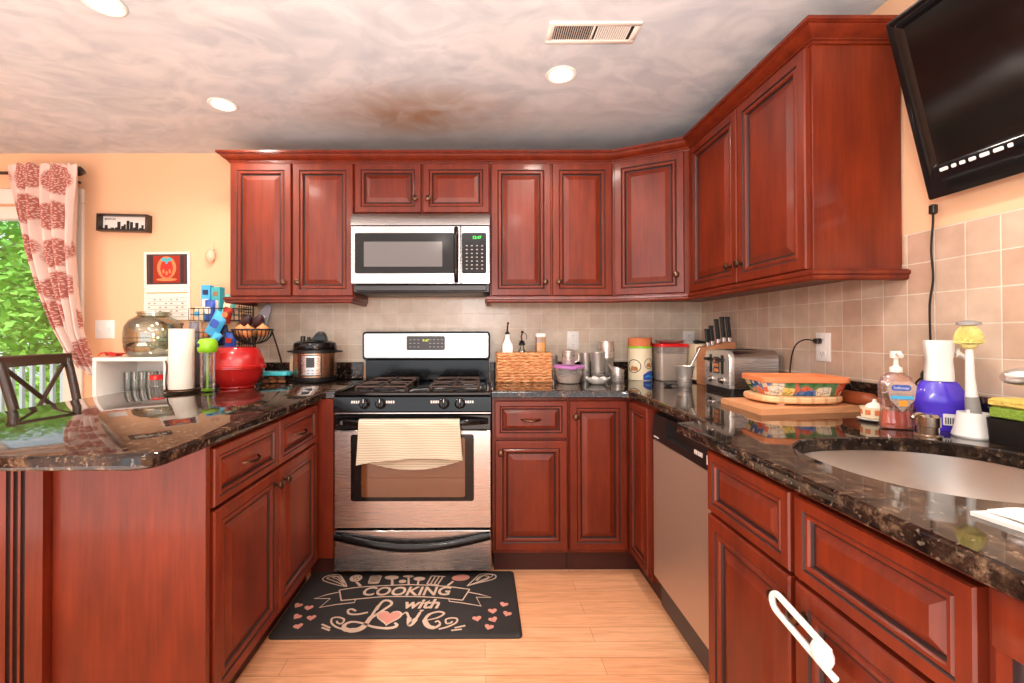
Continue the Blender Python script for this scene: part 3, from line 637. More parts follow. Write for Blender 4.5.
def microwave():
    t = T('microwave', 'stainless over-the-range microwave with a black vertical handle', 'microwave', (.381, -.2, 1.42))
    MB().box(.003, .759, -.345, -.009, 1.424, 1.8615, .003).build('body', 'dark_grey', t, True)
    b = MB(); b.box(.02, .742, -.37, -.346, 1.430, 1.464, .004); b.build('underside', 'dark_grey', t, True)
    b = MB(); b.loft([[(x, -.346, 1.788), (x, -.394, 1.788), (x, -.392, 1.815), (x, -.375, 1.853), (x, -.365, 1.8605), (x, -.346, 1.8605)] for x in (.001, .761)]); b.build('vent_hood', 'steel', t, True)
    b = MB(); rr_panel(b, .001, .601, 1.466, 1.784, -.346, .047, .006, .003); d = b.build('door', 'steel', t, True)
    b = MB(); rr_panel(b, .024, .568, 1.524, 1.745, -.3932, .003, .010, .002); w = b.build('window_frame', 'black_gloss', d, True)
    b = MB(); rr_panel(b, .074, .502, 1.560, 1.697, -.3963, .001, .003, .0005); b.build('window', 'mw_glass', w, True)
    P = [(.578, -.396 - .030 * min(1, 2.6 * sin(pi * i / 14)), 1.478 + .292 * i / 14) for i in range(15)]
    b = MB(); b.tube(P, .0125, 10); b.build('handle', 'black_gloss', d, True)
    b = MB(); b.text('FRIGIDAIRE', .013, FR(-.3934) @ Matrix.Translation((.285, 1.490, 0)), align='CENTER'); b.build('nameplate', 'grey_print', d, True)
    b = MB(); rr_panel(b, .604, .761, 1.466, 1.784, -.346, .047, .006, .003); c = b.build('control_side', 'steel', t, True)
    b = MB(); rr_panel(b, .608, .742, 1.522, 1.745, -.3932, .003, .010, .002)
    b.mat(1).text('12:47', .022, FR(-.3964) @ Matrix.Translation((.690, 1.712, 0)), align='CENTER'); b.mat(2)
    for i in range(4):
        for j in range(7): b.box(.630 + .028 * i, .640 + .028 * i, -.3970, -.3960, 1.545 + .021 * j, 1.551 + .021 * j)
    b.build('keypad', ['black_gloss', 'green_led', 'grey_print'], c, True)
microwave()
def dishwasher():
    xf = 1.470; t = T('dishwasher', 'stainless dishwasher with a black control panel beside the sink base', 'dishwasher', (1.75, -1.19, 0))
    y0, y1 = -.882, -1.482
    MB().box(1.4905, 2.08, y1, y0, .02, .872).build('body', 'dark_grey', t, True)
    M = frame((1.49, y0, 0), (0, -1, 0), (-1, 0, 0)); W_ = y0 - y1
    b = MB().xf(M); P = rrect(.002, W_ - .002, .150, .738, .006); b.loft([[(a, z, 0) for a, z in P], [(a, z, .030) for a, z in P], [(a, z, .034) for a, z in inset(P, .004)]]); b.build('door', 'steel_v', t, True)
    b = MB().xf(M)     # control panel with a pocket handle
    b.loft([[(a, .741, 0), (a, .741, .036), (a, .775, .038), (a, .775, .026), (a, .845, .034), (a, .850, 0)][0:3] + [(a, .848, .030), (a, .850, 0)] for a in (.002, .14)])
    b.loft([[(a, .741, 0), (a, .741, .036), (a, .770, .037), (a, .782, .016), (a, .815, .014), (a, .848, .028), (a, .850, 0)] for a in (.1405, .3595)])
    b.loft([[(a, .741, 0), (a, .741, .036), (a, .775, .038), (a, .848, .030), (a, .850, 0)] for a in (.36, W_ - .002)])
    c = b.build('control_panel', 'black', t, True)
    b = MB().xf(M); b.box(.02, .07, .752, .757, .0375, .0385)
    for k in range(5): b.box(.378 + .012 * k, .385 + .012 * k, .775, .790, .0375, .039)
    for k in range(3): b.box(.46 + .014 * k, .468 + .014 * k, .762, .792, .0375, .039)
    b.build('panel_marks', 'white_print', c, True)
    MB().box(1.52, 1.56, y1, y0, 0, .13).build('toe_kick', 'black', t, True)
dishwasher()
def television():
    t = T('television', 'black flat television tilted down on the right wall', 'television', (2.05, -1.48, 1.59))
    u = Vector((0, -1, 0)); v = Vector((1.924 - 2.05, 0, .53)).normalized(); n = u.cross(v).normalized(); H, Wd = .545, .93
    M = Matrix.Identity(4)
    for i in range(3): M[i][0] = u[i]; M[i][1] = v[i]; M[i][2] = n[i]
    M.translation = Vector((2.055, -1.474, 1.590))
    b = MB().xf(M); P = rrect(0, Wd, 0, H, .006); Q = rrect(.030, Wd - .030, .085, H - .030, .004); R_ = rrect(.042, Wd - .042, .097, H - .042, .004)
    b.loft([[(x, y, -.045) for x, y in inset(P, .012)], [(x, y, -.012) for x, y in P], [(x, y, -.003) for x, y in P], [(x, y, 0) for x, y in inset(P, .003)], [(x, y, .001) for x, y in Q], [(x, y, -.008) for x, y in R_]], (1, 0))
    b.build('bezel', 'black_gloss', t, True)
    b = MB().xf(M); b.box(.042, Wd - .042, .097, H - .042, -.011, -.0075); b.build('screen', 'screen', t, True)
    b = MB().xf(M)
    for i, w_ in enumerate((.022, .012, .014, .017, .022, .022, .011)):
        x = .052 + sum((.022, .012, .014, .017, .022, .022, .011)[:i]) + .009 * i; q = rrect(x, x + w_, .070, .080, .003); b.loft([[(a, c, .0008) for a, c in q], [(a, c, .0022) for a, c in q]])
    b.build('badges', 'white_print', t, True)
    b = MB(); b.box(2.085, 2.1185, -2.02, -1.86, 1.78, 1.98, .004); b.tube([(2.10, -1.94, 1.88), (2.055, -1.94, 1.86)], .03, 10); b.build('wall_bracket', 'black', t, True)
    b = MB(); P = [(2.092, -1.453, 1.585), (2.096, -1.448, 1.53), (2.097, -1.441, 1.45), (2.097, -1.446, 1.36), (2.096, -1.436, 1.28), (2.092, -1.441, 1.16), (2.088, -1.445, 1.08), (2.085, -1.44, 1.045)]
    b.tube(smooth(P, 6), .0032, 6); c = b.build('power_cord', 'black', t, True)
    b = MB(); b.box(2.084, 2.100, -1.461, -1.445, 1.555, 1.585, .003); b.build('cord_plug', 'black', c, True)
    b = MB(); b.ball((2.078, -1.447, 1.062), .021, .7, 1, 1); 
    for k in range(3): b.tube(smooth([(2.076, -1.435 - .006 * k, 1.06), (2.072, -1.415 - .012 * k, 1.035), (2.074, -1.43 - .01 * k, 1.02), (2.078, -1.45, 1.04)], 5), .0028, 6)
    b.build('cord_bundle', 'black', c, True)
def smooth(P, k=4):
    P = [Vector(p) for p in P]; out = []
    for i in range(len(P) - 1):
        a, b, c, d = P[max(0, i - 1)], P[i], P[i + 1], P[min(len(P) - 1, i + 2)]
        for j in range(k):
            t = j / k; out.append(.5 * ((2 * b) + (c - a) * t + (2 * a - 5 * b + 4 * c - d) * t * t + (3 * b - a - 3 * c + d) * t ** 3))
    return out + [P[-1]]
television()

# ------------------------------------------------------------------ ceiling fittings
for i, (x, y) in enumerate(CANS):
    L = lamp('can_light', 'SPOT', (x, y, ZC - .022), 34, (1, .92, .81), (0, 0, 0), spot_size=radians(165), spot_blend=.6, shadow_soft_size=.05)
    if i > 2: continue      # the fittings behind the camera are not shown
    lab = ['recessed ceiling light with white trim nearest the air vent', 'recessed ceiling light with white trim in front of the left wall cabinet', 'recessed ceiling light with white trim cut by the upper edge, far left'][i]
    t = T('recessed_light', lab, 'ceiling light', (x, y, ZC), group='recessed lights')
    b = MB(); b.lathe([(.052, -.003), (.052, -.0015), (.064, -.0015), (.068, -.004), (.062, -.008), (.050, -.006)], 32, caps=(0, 0)); b.build('trim_ring', 'white', t)
    b = MB(); b.lathe([(.050, -.0062), (.048, -.008), (.03, -.011), (.004, -.012)], 28, caps=(1, 1)); b.build('bulb', 'bulb', t)
def vent():
    t = T('air_vent', 'white louvred metal air vent in the ceiling', 'vent', (1.138, -1.122, ZC)); a, c = .172, .058
    b = MB()
    for x0, x1, y0, y1 in ((-a, a, -c, -c + .018), (-a, a, c - .018, c), (-a, -a + .022, -c + .018, c - .018), (a - .022, a, -c + .018, c - .018), (-.004, .004, -c + .018, c - .018)): b.box(x0, x1, y0, y1, -.007, -.0005, .001)
    b.build('frame', 'white_paint', t)
    MB().box(-a + .022, a - .022, -c + .018, c - .018, -.0018, -.0006).build('duct_opening', 'black_matte', t)
    b = MB()
    for i in range(34):
        x = -.144 + .0084 * i
        if abs(x) < .008: continue
        s = -1 if x < 0 else 1
        b.loft([[(x - .0022 * s, y, -.0022), (x - .0012 * s, y, -.0022), (x + .0028 * s, y, -.0068), (x + .0018 * s, y, -.0068)] for y in (-c + .018, c - .018)])
    b.build('louvres', 'white_paint', t)
vent()

# ------------------------------------------------------------------ floor mat
def mat():
    z = .012; b = MB(); P = rrect(-.128, .872, -1.063, -.585, .02)
    b.loft([[(x, y, .0005) for x, y in P], [(x, y, .006) for x, y in P], [(x, y, .010) for x, y in inset(P, .006)], [(x, y, z) for x, y in inset(P, .014)]])
    mt = tag(b.build('kitchen_mat', 'mat'), 'black kitchen mat with chalk style lettering in front of the range', 'mat')
    st = [(.006, [(.056, -.752), (.133, -.731), (.222, -.721), (.282, -.716), (.374, -.711), (.468, -.717), (.561, -.729), (.657, -.75)]), (.006, [(.088, -.832), (.158, -.821), (.243, -.808), (.3, -.804), (.419, -.805), (.526, -.815), (.627, -.833)]),
          (.006, [(.056, -.752), (.09, -.832)]), (.006, [(.657, -.75), (.627, -.833)]), (.005, [(.061, -.767), (.011, -.787), (-.035, -.816), (.036, -.817), (.012, -.88), (.077, -.86), (.153, -.846), (.15, -.824)]), (.005, [(.649, -.771), (.703, -.789), (.753, -.812), (.688, -.811), (.709, -.875), (.634, -.854), (.569, -.84), (.565, -.82)])]
    cu = [([.006, .012, .02, .026, .026, .022, .018, .013, .010, .010, .012, .014, .014, .010, .006], [(.279, -.838), (.263, -.87), (.249, -.95), (.236, -1.003), (.215, -1.024), (.184, -1.027), (.159, -1.015), (.157, -.991), (.18, -.976), (.219, -.983), (.274, -1.007), (.329, -1.016), (.362, -1.008), (.366, -.992), (.354, -.984)]),
          (.010, [(.229, -.915), (.188, -.928), (.153, -.924), (.141, -.901), (.155, -.893), (.176, -.906)]), (.012, [(.252, -.955), (.279, -.916), (.300, -.888), (.318, -.860), (.308, -.838), (.284, -.833), (.27, -.852), (.262, -.90)]),
          (.008, [(.162, -1.023), (.125, -1.007), (.098, -.982), (.091, -.953), (.116, -.947), (.143, -.962), (.14, -.987), (.122, -.982), (.116, -.97)]), (.008, [(.061, -.99), (.103, -1.013)]), (.008, [(.068, -1.01), (.106, -1.028)]),
          ([.006, .010, .020, .022, .012, .006, .006, .005], [(.375, -.935), (.392, -.917), (.410, -.955), (.42, -.996), (.440, -.955), (.452, -.915), (.462, -.903), (.447, -.905)]),
          ([.006, .008, .010, .010, .014, .022, .020, .012, .008, .008, .006], [(.485, -.968), (.528, -.952), (.553, -.926), (.529, -.913), (.492, -.93), (.478, -.968), (.496, -1.005), (.523, -1.013), (.542, -.993), (.532, -.973), (.52, -.981)]),
          (.008, [(.54, -1.023), (.576, -1.008), (.606, -.985), (.61, -.961), (.588, -.954), (.564, -.964), (.569, -.989), (.587, -.984), (.59, -.975)]), (.008, [(.603, -1.016), (.645, -1.002)]), (.008, [(.59, -1.031), (.632, -1.024)]),
          (.005, [(.082, -.725), (.027, -.709), (-.049, -.67), (-.042, -.635), (.012, -.624), (.054, -.676), (.082, -.725)]), (.005, [(.074, -.72), (.004, -.676), (-.036, -.653), (.003, -.636), (.051, -.687)]), (.004, [(.069, -.715), (.019, -.664), (-.012, -.647), (.024, -.642), (.061, -.698)]),
          (.012, [(.117, -.688), (.145, -.72)]), (.012, [(.281, -.661), (.292, -.714)]), (.01, [(.356, -.638), (.368, -.708)]), (.009, [(.411, -.667), (.411, -.709)]), (.01, [(.577, -.685), (.552, -.721)]),
          (.005, [(.644, -.724), (.69, -.702), (.773, -.664), (.774, -.629), (.709, -.623), (.677, -.669), (.644, -.724)]), (.005, [(.653, -.718), (.709, -.68), (.748, -.647), (.709, -.64), (.684, -.68)]), (.004, [(.666, -.708), (.715, -.686), (.767, -.635), (.729, -.629), (.69, -.68)])]
    tu = [(.007, [(.468 + .0195 * k, -.639), (.454 + .0175 * k, -.706)]) for k in range(4)] + [(.006, [(.468, -.637), (.536, -.643)]), (.006, [(.453, -.706), (.511, -.714)])]
    b = MB(); zz = [z]
    def ribbon(w, P):
        P = [Vector(p) for p in P]; L = []; zz[0] += .00002
        for i, p in enumerate(P):
            a = P[max(0, i - 1)]; c = P[min(len(P) - 1, i + 1)]; t = (c - a).normalized(); n = Vector((-t.y, t.x)); h = (w if not isinstance(w, list) else w[min(len(w) - 1, int(i * (len(w) - 1) / (len(P) - 1)))]) / 2
            q0, q1 = p + n * h, p - n * h; L.append([(q0.x, q0.y, zz[0]), (q0.x, q0.y, zz[0] + .0006), (q1.x, q1.y, zz[0] + .0006), (q1.x, q1.y, zz[0])])
        b.loft(L)
    def sm(P): return [tuple(v)[:2] for v in smooth([(x, y, 0) for x, y in P], 6)]
    for w, P in st[2:] + tu: ribbon(w, P)
    for w, P in st[:2] + cu: ribbon(w, sm(P))
    def disc(x, y, a, c, rot=0):
        zz[0] += .00002; q = [(x + a * cos(k * pi / 10) * cos(rot) - c * sin(k * pi / 10) * sin(rot), y + a * cos(k * pi / 10) * sin(rot) + c * sin(k * pi / 10) * cos(rot)) for k in range(20)]
        b.prism(q, zz[0], zz[0] + .0006)
    disc(.105, -.655, .030, .030); disc(.277, -.650, .034, .018); disc(.335, -.684, .018, .014); disc(.356, -.640, .026, .010); disc(.412, -.662, .028, .016)
    P = rrect(.172, .226, -.702, -.630, .012); zz[0] += .00002; b.prism(P, zz[0], zz[0] + .0006)
    b.mat(1)
    for k in range(6): ribbon(.005, [(.176, -.692 + .011 * k), (.222, -.680 + .011 * k)])
    for x, y in ((.09, -.645), (.105, -.65), (.12, -.645), (.098, -.662), (.114, -.665)): disc(x, y, .004, .004)
    b.mat(2); disc(.612, -.655, .044, .026, .15)
    def heart(x, y, s, rot=0):
        zz[0] += .00002; q = []
        for k in range(28):
            a = 2 * pi * k / 28; hx, hy = 16 * sin(a) ** 3, 13 * cos(a) - 5 * cos(2 * a) - 2 * cos(3 * a) - cos(4 * a); q.append((x + s * (hx * cos(rot) - hy * sin(rot)) / 32, y + s * (hx * sin(rot) + hy * cos(rot)) / 32))
        b.prism(q[::-1], zz[0], zz[0] + .0006)
    b.mat(0); heart(.325, -.948, .108); b.mat(2); heart(.325, -.948, .092)
    for i, (x, y) in enumerate([(-.087, -.866), (-.034, -.883), (-.059, -.942), (.003, -.95), (-.03, -1.003), (.809, -.865), (.758, -.91), (.819, -.929), (.692, -.959), (.759, -.966), (.741, -1.012)]): heart(x, y, .038, (-.3, .1, -.4, .2, .4)[i % 5])
    b.mat(0)
    b.text('COOKING', .092, Matrix.Translation((.366, -.795, .0135)), shear=.15, bold=.002, sx=.92); b.text('with', .090, Matrix.Translation((.448, -.889, .0135)), shear=.25, bold=.0025, sx=.98)
    b.build('chalk_print', ['mat_cream', 'mat', 'mat_pink'], mt, smooth=False)
mat()

# ------------------------------------------------------------------ things on the right-hand counter
C = .9142
def bowlprof(ro, h, rb, th, z=0, n=8, p=.6):
    P = [(rb, z)] + [(rb + (ro - rb) * (k / n) ** p, z + h * k / n) for k in range(1, n + 1)]
    return P + [(r - th, zz + (th if i == len(P) - 1 else 0)) for i, (r, zz) in list(enumerate(P))[::-1] if zz > z + th] + [(max(.002, rb - th), z + th)]
def basket():
    t = T('wicker_basket', 'rectangular tan wicker basket just right of the range', 'basket', (.962, -.19, C))
    b = MB(); w, d, h = .151, .085, .160; n = 10
    for k in range(n):   # braided rows
        z = .008 + k * (h - .012) / (n - 1); P = []
        for i in range(100):
            a = i / 100 * 4; e = int(a); f = a - e; q = [(-w + 2 * w * f, -d), (w, -d + 2 * d * f), (w - 2 * w * f, d), (-w, d - 2 * d * f)][e]
            s = .0035 * sin(i * pi / 2 + (k % 2) * pi / 2 + k); n_ = [(0, -1), (1, 0), (0, 1), (-1, 0)][e]; P.append((q[0] + n_[0] * s, q[1] + n_[1] * s, z + .002 * sin(i * 1.3 + k)))
        b.tube(P, .0095, 6, closed=True)
    b.build('woven_sides', 'wicker', t); MB().box(-w + .004, w - .004, -d + .004, d - .004, .001, .01).build('bottom', 'wicker', t)
    b = MB(); P = rrect(-w, w, -d, d, .015); b.tube([(x, y, h + .002) for x, y in P], .009, 8, closed=True); b.build('rim', 'wicker', t)
    y = -.19
    t = T('oil_bottle', 'white square oil bottle with a pour spout standing in the wicker basket', 'bottle', (.868, y, C + .011))
    b = MB(); b.loft([[(x * s, q * s, z) for x, q in rrect(-.031, .031, -.031, .031, .007)] for s, z in ((.96, 0), (1, .006), (1, .19), (.92, .205), (.6, .225), (.44, .24), (.40, .262), (.42, .264))]); b.build('body', 'white', t)
    b = MB(); b.lathe([(.013, .264), (.015, .268), (.013, .276), (.008, .278), (.005, .283)], 14); b.tube([(0, 0, .28), (.001, 0, .30), (.004, 0, .325)], [.005, .0045, .004], 8); b.ball((.005, 0, .330), .007); b.build('pour_spout', 'black', t)
    t = T('glass_cruet', 'small glass cruet with a black stopper in the wicker basket', 'cruet', (.955, y, C + .011))
    b = MB(); b.lathe([(.02, 0), (.026, .01), (.026, .15), (.018, .175), (.011, .185), (.011, .20)], 20); b.build('body', 'jar_glass', t)
    b = MB(); b.lathe([(.012, .198), (.020, .203), (.020, .210), (.013, .215), (.016, .222), (.010, .228)], 16); b.tube([(0, 0, .225), (-.004, 0, .25), (.002, 0, .275)], .004, 8); b.ball((.002, 0, .278), .008); b.tube(smooth([(.002, 0, .275), (.018, 0, .27), (.028, 0, .252), (.024, 0, .232)], 4), .002, 6); b.build('stopper', 'black', t)
    t = T('spice_jar', 'square spice jar with a white lid and amber contents in the wicker basket', 'jar', (1.064, y, C + .011))
    b = MB(); P = rrect(-.0275, .0275, -.0275, .0275, .006); b.loft([[(x, q, z) for x, q in P] for z in (0, .250)], (1, 0)); b.build('body', 'clear', t)
    b = MB(); b.loft([[(x * .93, q * .93, z) for x, q in P] for z in (.004, .215)]); b.build('contents', 'amber', t); b = MB(); b.loft([[(x * .93, q * .93, z) for x, q in P] for z in (.2155, .246)]); b.build('upper_contents', 'spice', t)
    b = MB(); b.loft([[(x * s, q * s, z) for x, q in P] for s, z in ((1.02, .2505), (1.02, .266), (.95, .269))]); b.build('lid', 'white', t)
basket()
def steel_group():
    # round tub with a purple lid and the creamer on it
    t = T('food_tub', 'round clear plastic tub with a purple lid and white contents beside the basket', 'tub', (1.211, -.30, C))
    b = MB(); b.lathe([(.055, 0), (.062, .004), (.078, .06), (.084, .090)], 32, caps=(1, 0)); b.build('body', 'cloudy', t)
    b = MB(); b.lathe([(.052, .002), (.060, .006), (.068, .035), (.03, .052), (.002, .056)], 28); b.build('contents', 'flour', t)
    b = MB(); b.lathe([(.087, .087), (.088, .098), (.080, .101), (.074, .098), (.004, .098)], 32); b.box(-.02, .02, -.094, -.082, .080, .098, .004); b.build('lid', 'purple', t)
    t = T('creamer', 'small lidded steel creamer standing on the purple-lidded tub', 'creamer', (1.208, -.30, C + .1015))
    b = MB(); b.lathe([(.034, 0), (.036, .004), (.036, .070), (.038, .076)], 28); b.build('body', 'steel_soft', t)
    b = MB(); b.lathe([(.040, .0765), (.040, .081), (.030, .088), (.006, .090), (.006, .097), (.001, .098)], 24); b.build('lid', 'steel_soft', t)
    b = MB(); b.tube(smooth([(.034, 0, .066), (.056, 0, .062), (.058, 0, .03), (.035, 0, .014)], 5), .004, 8); b.build('handle', 'steel_soft', t)
    def can(name, lab, cat, x, y, r, h, top=True, n=2):
        t = T(name, lab, cat, (x, y, C)); b = MB()
        b.lathe([(r * .95, 0), (r, .004), (r, h - .006), (r * 1.03, h - .004), (r * 1.03, h), (r * .94, h), (r * .94, h - .012), (.003, h - .012)], 28); b.build('body', 'steel_soft', t); return t
    can('steel_jar', 'low steel jar half hidden behind the purple-lidded tub', 'jar', 1.150, -.13, .026, .150)
    can('steel_canister', 'slim tall steel canister between the creamer and the steel tumbler', 'canister', 1.327, -.20, .027, .165)
    can('steel_tumbler', 'steel tumbler with a rolled rim behind the scalloped dish', 'tumbler', 1.391, -.235, .038, .172)
    t = can('steel_cup', 'lower steel cup of the tall stacked pair behind the small pitcher', 'cup', 1.474, -.12, .043, .128); t['group'] = 'stacked steel cups'
    t = T('steel_cup', 'upper steel cup of the tall stacked pair, topmost beside the outlet', 'cup', (1.474, -.12, C + .1285), group='stacked steel cups')
    b = MB(); b.lathe([(.041, 0), (.046, .003), (.046, .098), (.049, .100), (.049, .104), (.044, .104), (.044, .09), (.003, .09)], 28); b.build('body', 'steel_soft', t)
    t = T('steel_pitcher', 'small steel pitcher with an angled spout, front right of the steel cans', 'pitcher', (1.494, -.275, C))
    b = MB(); n = 28; L = []
    for z, r in ((0, .034), (.004, .036), (.06, .036), (.084, .036)): L.append([(r * cos(2 * pi * k / n), r * sin(2 * pi * k / n), z + (.012 * (-cos(2 * pi * k / n)) * (z / .084) ** 4)) for k in range(n)])
    L.append([(x * .93, y * .93, z) for x, y, z in L[-1]]); L.append([(x * .93, y * .93, .01) for x, y, z in L[0]]); b.loft(L); b.build('body', 'steel_soft', t)
    b = MB(); b.loft([[(-.030, .014, .060), (-.030, -.014, .060), (-.034, 0, .058)], [(-.044, .010, .102), (-.044, -.010, .102), (-.056, 0, .106)]]); b.build('spout', 'steel_soft', t)
    b = MB(); n = 64; L = []
    for r, z, s in ((.030, 0, 0), (.040, .004, .1), (.060, .024, .7), (.066, .034, 1), (.062, .033, 1), (.038, .008, .2), (.002, .006, 0)): L.append([(r * (1 + .07 * s * cos(8 * 2 * pi * k / n)) * cos(2 * pi * k / n), r * (1 + .07 * s * cos(8 * 2 * pi * k / n)) * sin(2 * pi * k / n), z + .005 * s * cos(8 * 2 * pi * k / n)) for k in range(n)])
    b.loft(L); o = b.build('scalloped_dish', 'white'); o.location = (1.355, -.365, C); tag(o, 'small white scalloped dish in front of the steel tumbler', 'dish')
    # cardboard canister with printed bands
    t = T('food_canister', 'printed cardboard canister with a tan top and blue bottom on the back counter', 'canister', (1.676, -.13, C)); r = .069
    b = MB(); b.lathe([(r, .001), (r, .190)], 40, caps=(1, 1)); b.build('body', 'cream', t)
    b = MB(); b.lathe([(r + .0004, .1905), (r + .0004, .203)], 40); b.build('green_band', 'green_lid', t); b = MB(); b.lathe([(r, .2035), (r, .245), (r + .002, .246), (r + .002, .252), (r - .004, .254)], 40); b.build('lid', 'terracotta', t)
    b = MB()
    def band(a0, a1, f0, f1, dr=.0008, n=14):
        L = []
        for k in range(n + 1):
            a = radians(a0 + (a1 - a0) * k / n); L.append([((r + dr) * cos(a), (r + dr) * sin(a), f0(k / n)), ((r + dr) * cos(a), (r + dr) * sin(a), f1(k / n)), ((r - .001) * cos(a), (r - .001) * sin(a), f1(k / n)), ((r - .001) * cos(a), (r - .001) * sin(a), f0(k / n))])
        b.loft(L)
    def ringp(ac, zc, ra, rz, w):
        P = [((r + .0008) * cos(radians(ac + ra * cos(k * pi / 14))), (r + .0008) * sin(radians(ac + ra * cos(k * pi / 14))), zc + rz * sin(k * pi / 14)) for k in range(28)]; b.tube(P, w, 6, closed=True)
    b.mat(1); band(-95, -10, lambda k: .004, lambda k: .035 + .022 * sin(pi * k)); b.mat(2); band(-85, -15, lambda k: .018 + .006 * sin(6 * k), lambda k: .026 + .006 * sin(6 * k), .0014)
    b.mat(0); ringp(-140, .085, 34, .038, .0022); ringp(-66, .100, 22, .030, .0016); band(-50, -36, lambda k: .208, lambda k: .232)
    b.mat(3); band(-160, -120, lambda k: .058, lambda k: .070 + .016 * sin(pi * k) + .004 * sin(9 * k)); band(-78, -52, lambda k: .080, lambda k: .092 + .014 * sin(pi * k) + .003 * sin(11 * k))
    b.build('printed_label', ['black', 'blue', 'lightblue', 'cookie'], t)
    # rice tub with a red lid, metal plate on it
    t = T('rice_tub', 'tall clear plastic tub of rice with a red lid in the corner', 'tub', (1.840, -.165, C))
    b = MB(); b.loft([[(x * s, y * s, z) for x, y in rrect(-.086, .086, -.072, .072, .02)] for s, z in ((.86, 0), (.9, .004), (1, .205))], (1, 0)); b.build('body', 'cloudy', t)
    b = MB(); b.loft([[(x * s, y * s, z) for x, y in rrect(-.086, .086, -.072, .072, .02)] for s, z in ((.84, .003), (.88, .006), (.945, .150), (.93, .160))]); b.build('contents', 'flour', t)
    b = MB(); b.loft([[(x * s, y * s, z) for x, y in rrect(-.088, .088, -.075, .075, .022)] for s, z in ((1, .200), (1.01, .203), (1.01, .216), (.97, .220))]); b.build('lid', 'red_plastic', t)
    b = MB(); b.lathe([(.045, 0), (.06, .003), (.080, .014), (.084, .020), (.080, .019), (.058, .006), (.003, .005)], 32); o = b.build('metal_plate', 'steel_soft'); o.location = (1.845, -.165, C + .2207); tag(o, 'shallow metal plate lying on the red lid of the rice tub', 'plate')
    t = T('storage_bin', 'cream rectangular kitchen bin behind the steel cup', 'bin', (1.992, -.225, C))
    b = MB(); b.box(-.058, .058, -.07, .07, .0, .014, .004); b.build('base', 'black', t); b = MB(); b.loft([[(x, y, z) for x, y in rrect(-.06, .06, -.075, .075, .012)] for z in (.0145, .20)] + [[(x * .97, y * .97, .218) for x, y in rrect(-.06, .06, -.075, .075, .012)]]); b.build('body', 'cream', t)
    t = T('serving_ladle', 'black ladle lying on top of the cream bin', 'ladle', (1.992, -.225, C + .2185)); b = MB(); b.tube([(-.02, -.03, .012), (.03, -.05, .006), (.058, -.06, .006)], [.010, .006, .006], 8, flat=.8); b.ball((-.03, -.025, .012), .015, 1.4, 1, .8); b.build('handle', 'black', t)
    # steel cup with a rod
    t = T('mortar_cup', 'flared steel cup with a slanting steel rod, in front of the cream bin', 'cup', (1.786, -.475, C))
    b = MB(); b.lathe([(.032, 0), (.034, .004), (.036, .04), (.044, .095), (.049, .108), (.046, .108), (.040, .09), (.030, .01), (.003, .008)], 32); b.build('body', 'steel_soft', t)
    t = T('steel_rod', 'thin steel rod leaning out of the flared steel cup', 'utensil', (1.786, -.475, C + .01)); b = MB(); b.tube([(-.012, 0, .004), (.034, 0, .100), (.082, 0, .192)], [.005, .0045, .006], 10); b.build('rod', 'chrome', t)
    b = MB(); b.lathe([(.012, .004), (.022, .010), (.024, .016), (.021, .012), (.004, .008)], 18); b.tube([(.02, -.005, .014), (.06, -.02, .010), (.085, -.025, .006)], [.004, .004, .005], 8, flat=.6); o = b.build('measuring_spoon', 'dark_grey'); o.location = (1.705, -.46, C - .003); tag(o, 'small dark measuring spoon lying left of the flared steel cup', 'spoon')
steel_group()
def knives():
    t = T('knife_block', 'pale wooden knife block behind the toaster', 'knife block', (1.995, -.40, C))
    b = MB(); b.loft([[(-.082, y, .002), (.075, y, .002), (.075, y, .232), (.02, y, .232), (-.082, y, .200)] for y in (-.055, .055)]); b.box(-.080, .073, -.053, .053, 0, .004); b.build('block', 'knife_wood', t)
    for i, (x, h, y) in enumerate(((-.060, .095, -.03), (-.036, .105, -.03), (-.004, .130, -.03), (.026, .134, -.03), (.056, .134, -.03))):
        z0 = .199 + max(0, min(.033, (x + .082) * .32)) + .002; labs = ['shortest black-handled knife, leftmost in the wooden block', 'second black-handled knife from the left in the wooden block', 'middle black-handled knife in the wooden block', 'second black-handled knife from the right in the wooden block', 'rightmost black-handled knife in the wooden block']
        k = T('knife', labs[i], 'knife', (1.995 + x, -.40 + y, C + z0), group='knives in the wooden block'); b = MB(); lean = -.10
        b.loft([[(a + lean * z, c, z) for a, c in rrect(-.0105 * s, .0105 * s, -.007, .007, .004)] for z, s in ((.022, .9), (.05, 1), (h - .02, .95), (h - .004, 1.15), (h, 1.0))]); b.build('handle', 'black', k)
        b = MB(); b.loft([[(a + lean * z, c, z) for a, c in rrect(-.009, .009, -.006, .006, .003)] for z in (.0, .0215)]); b.build('bolster', 'chrome', k)
knives()
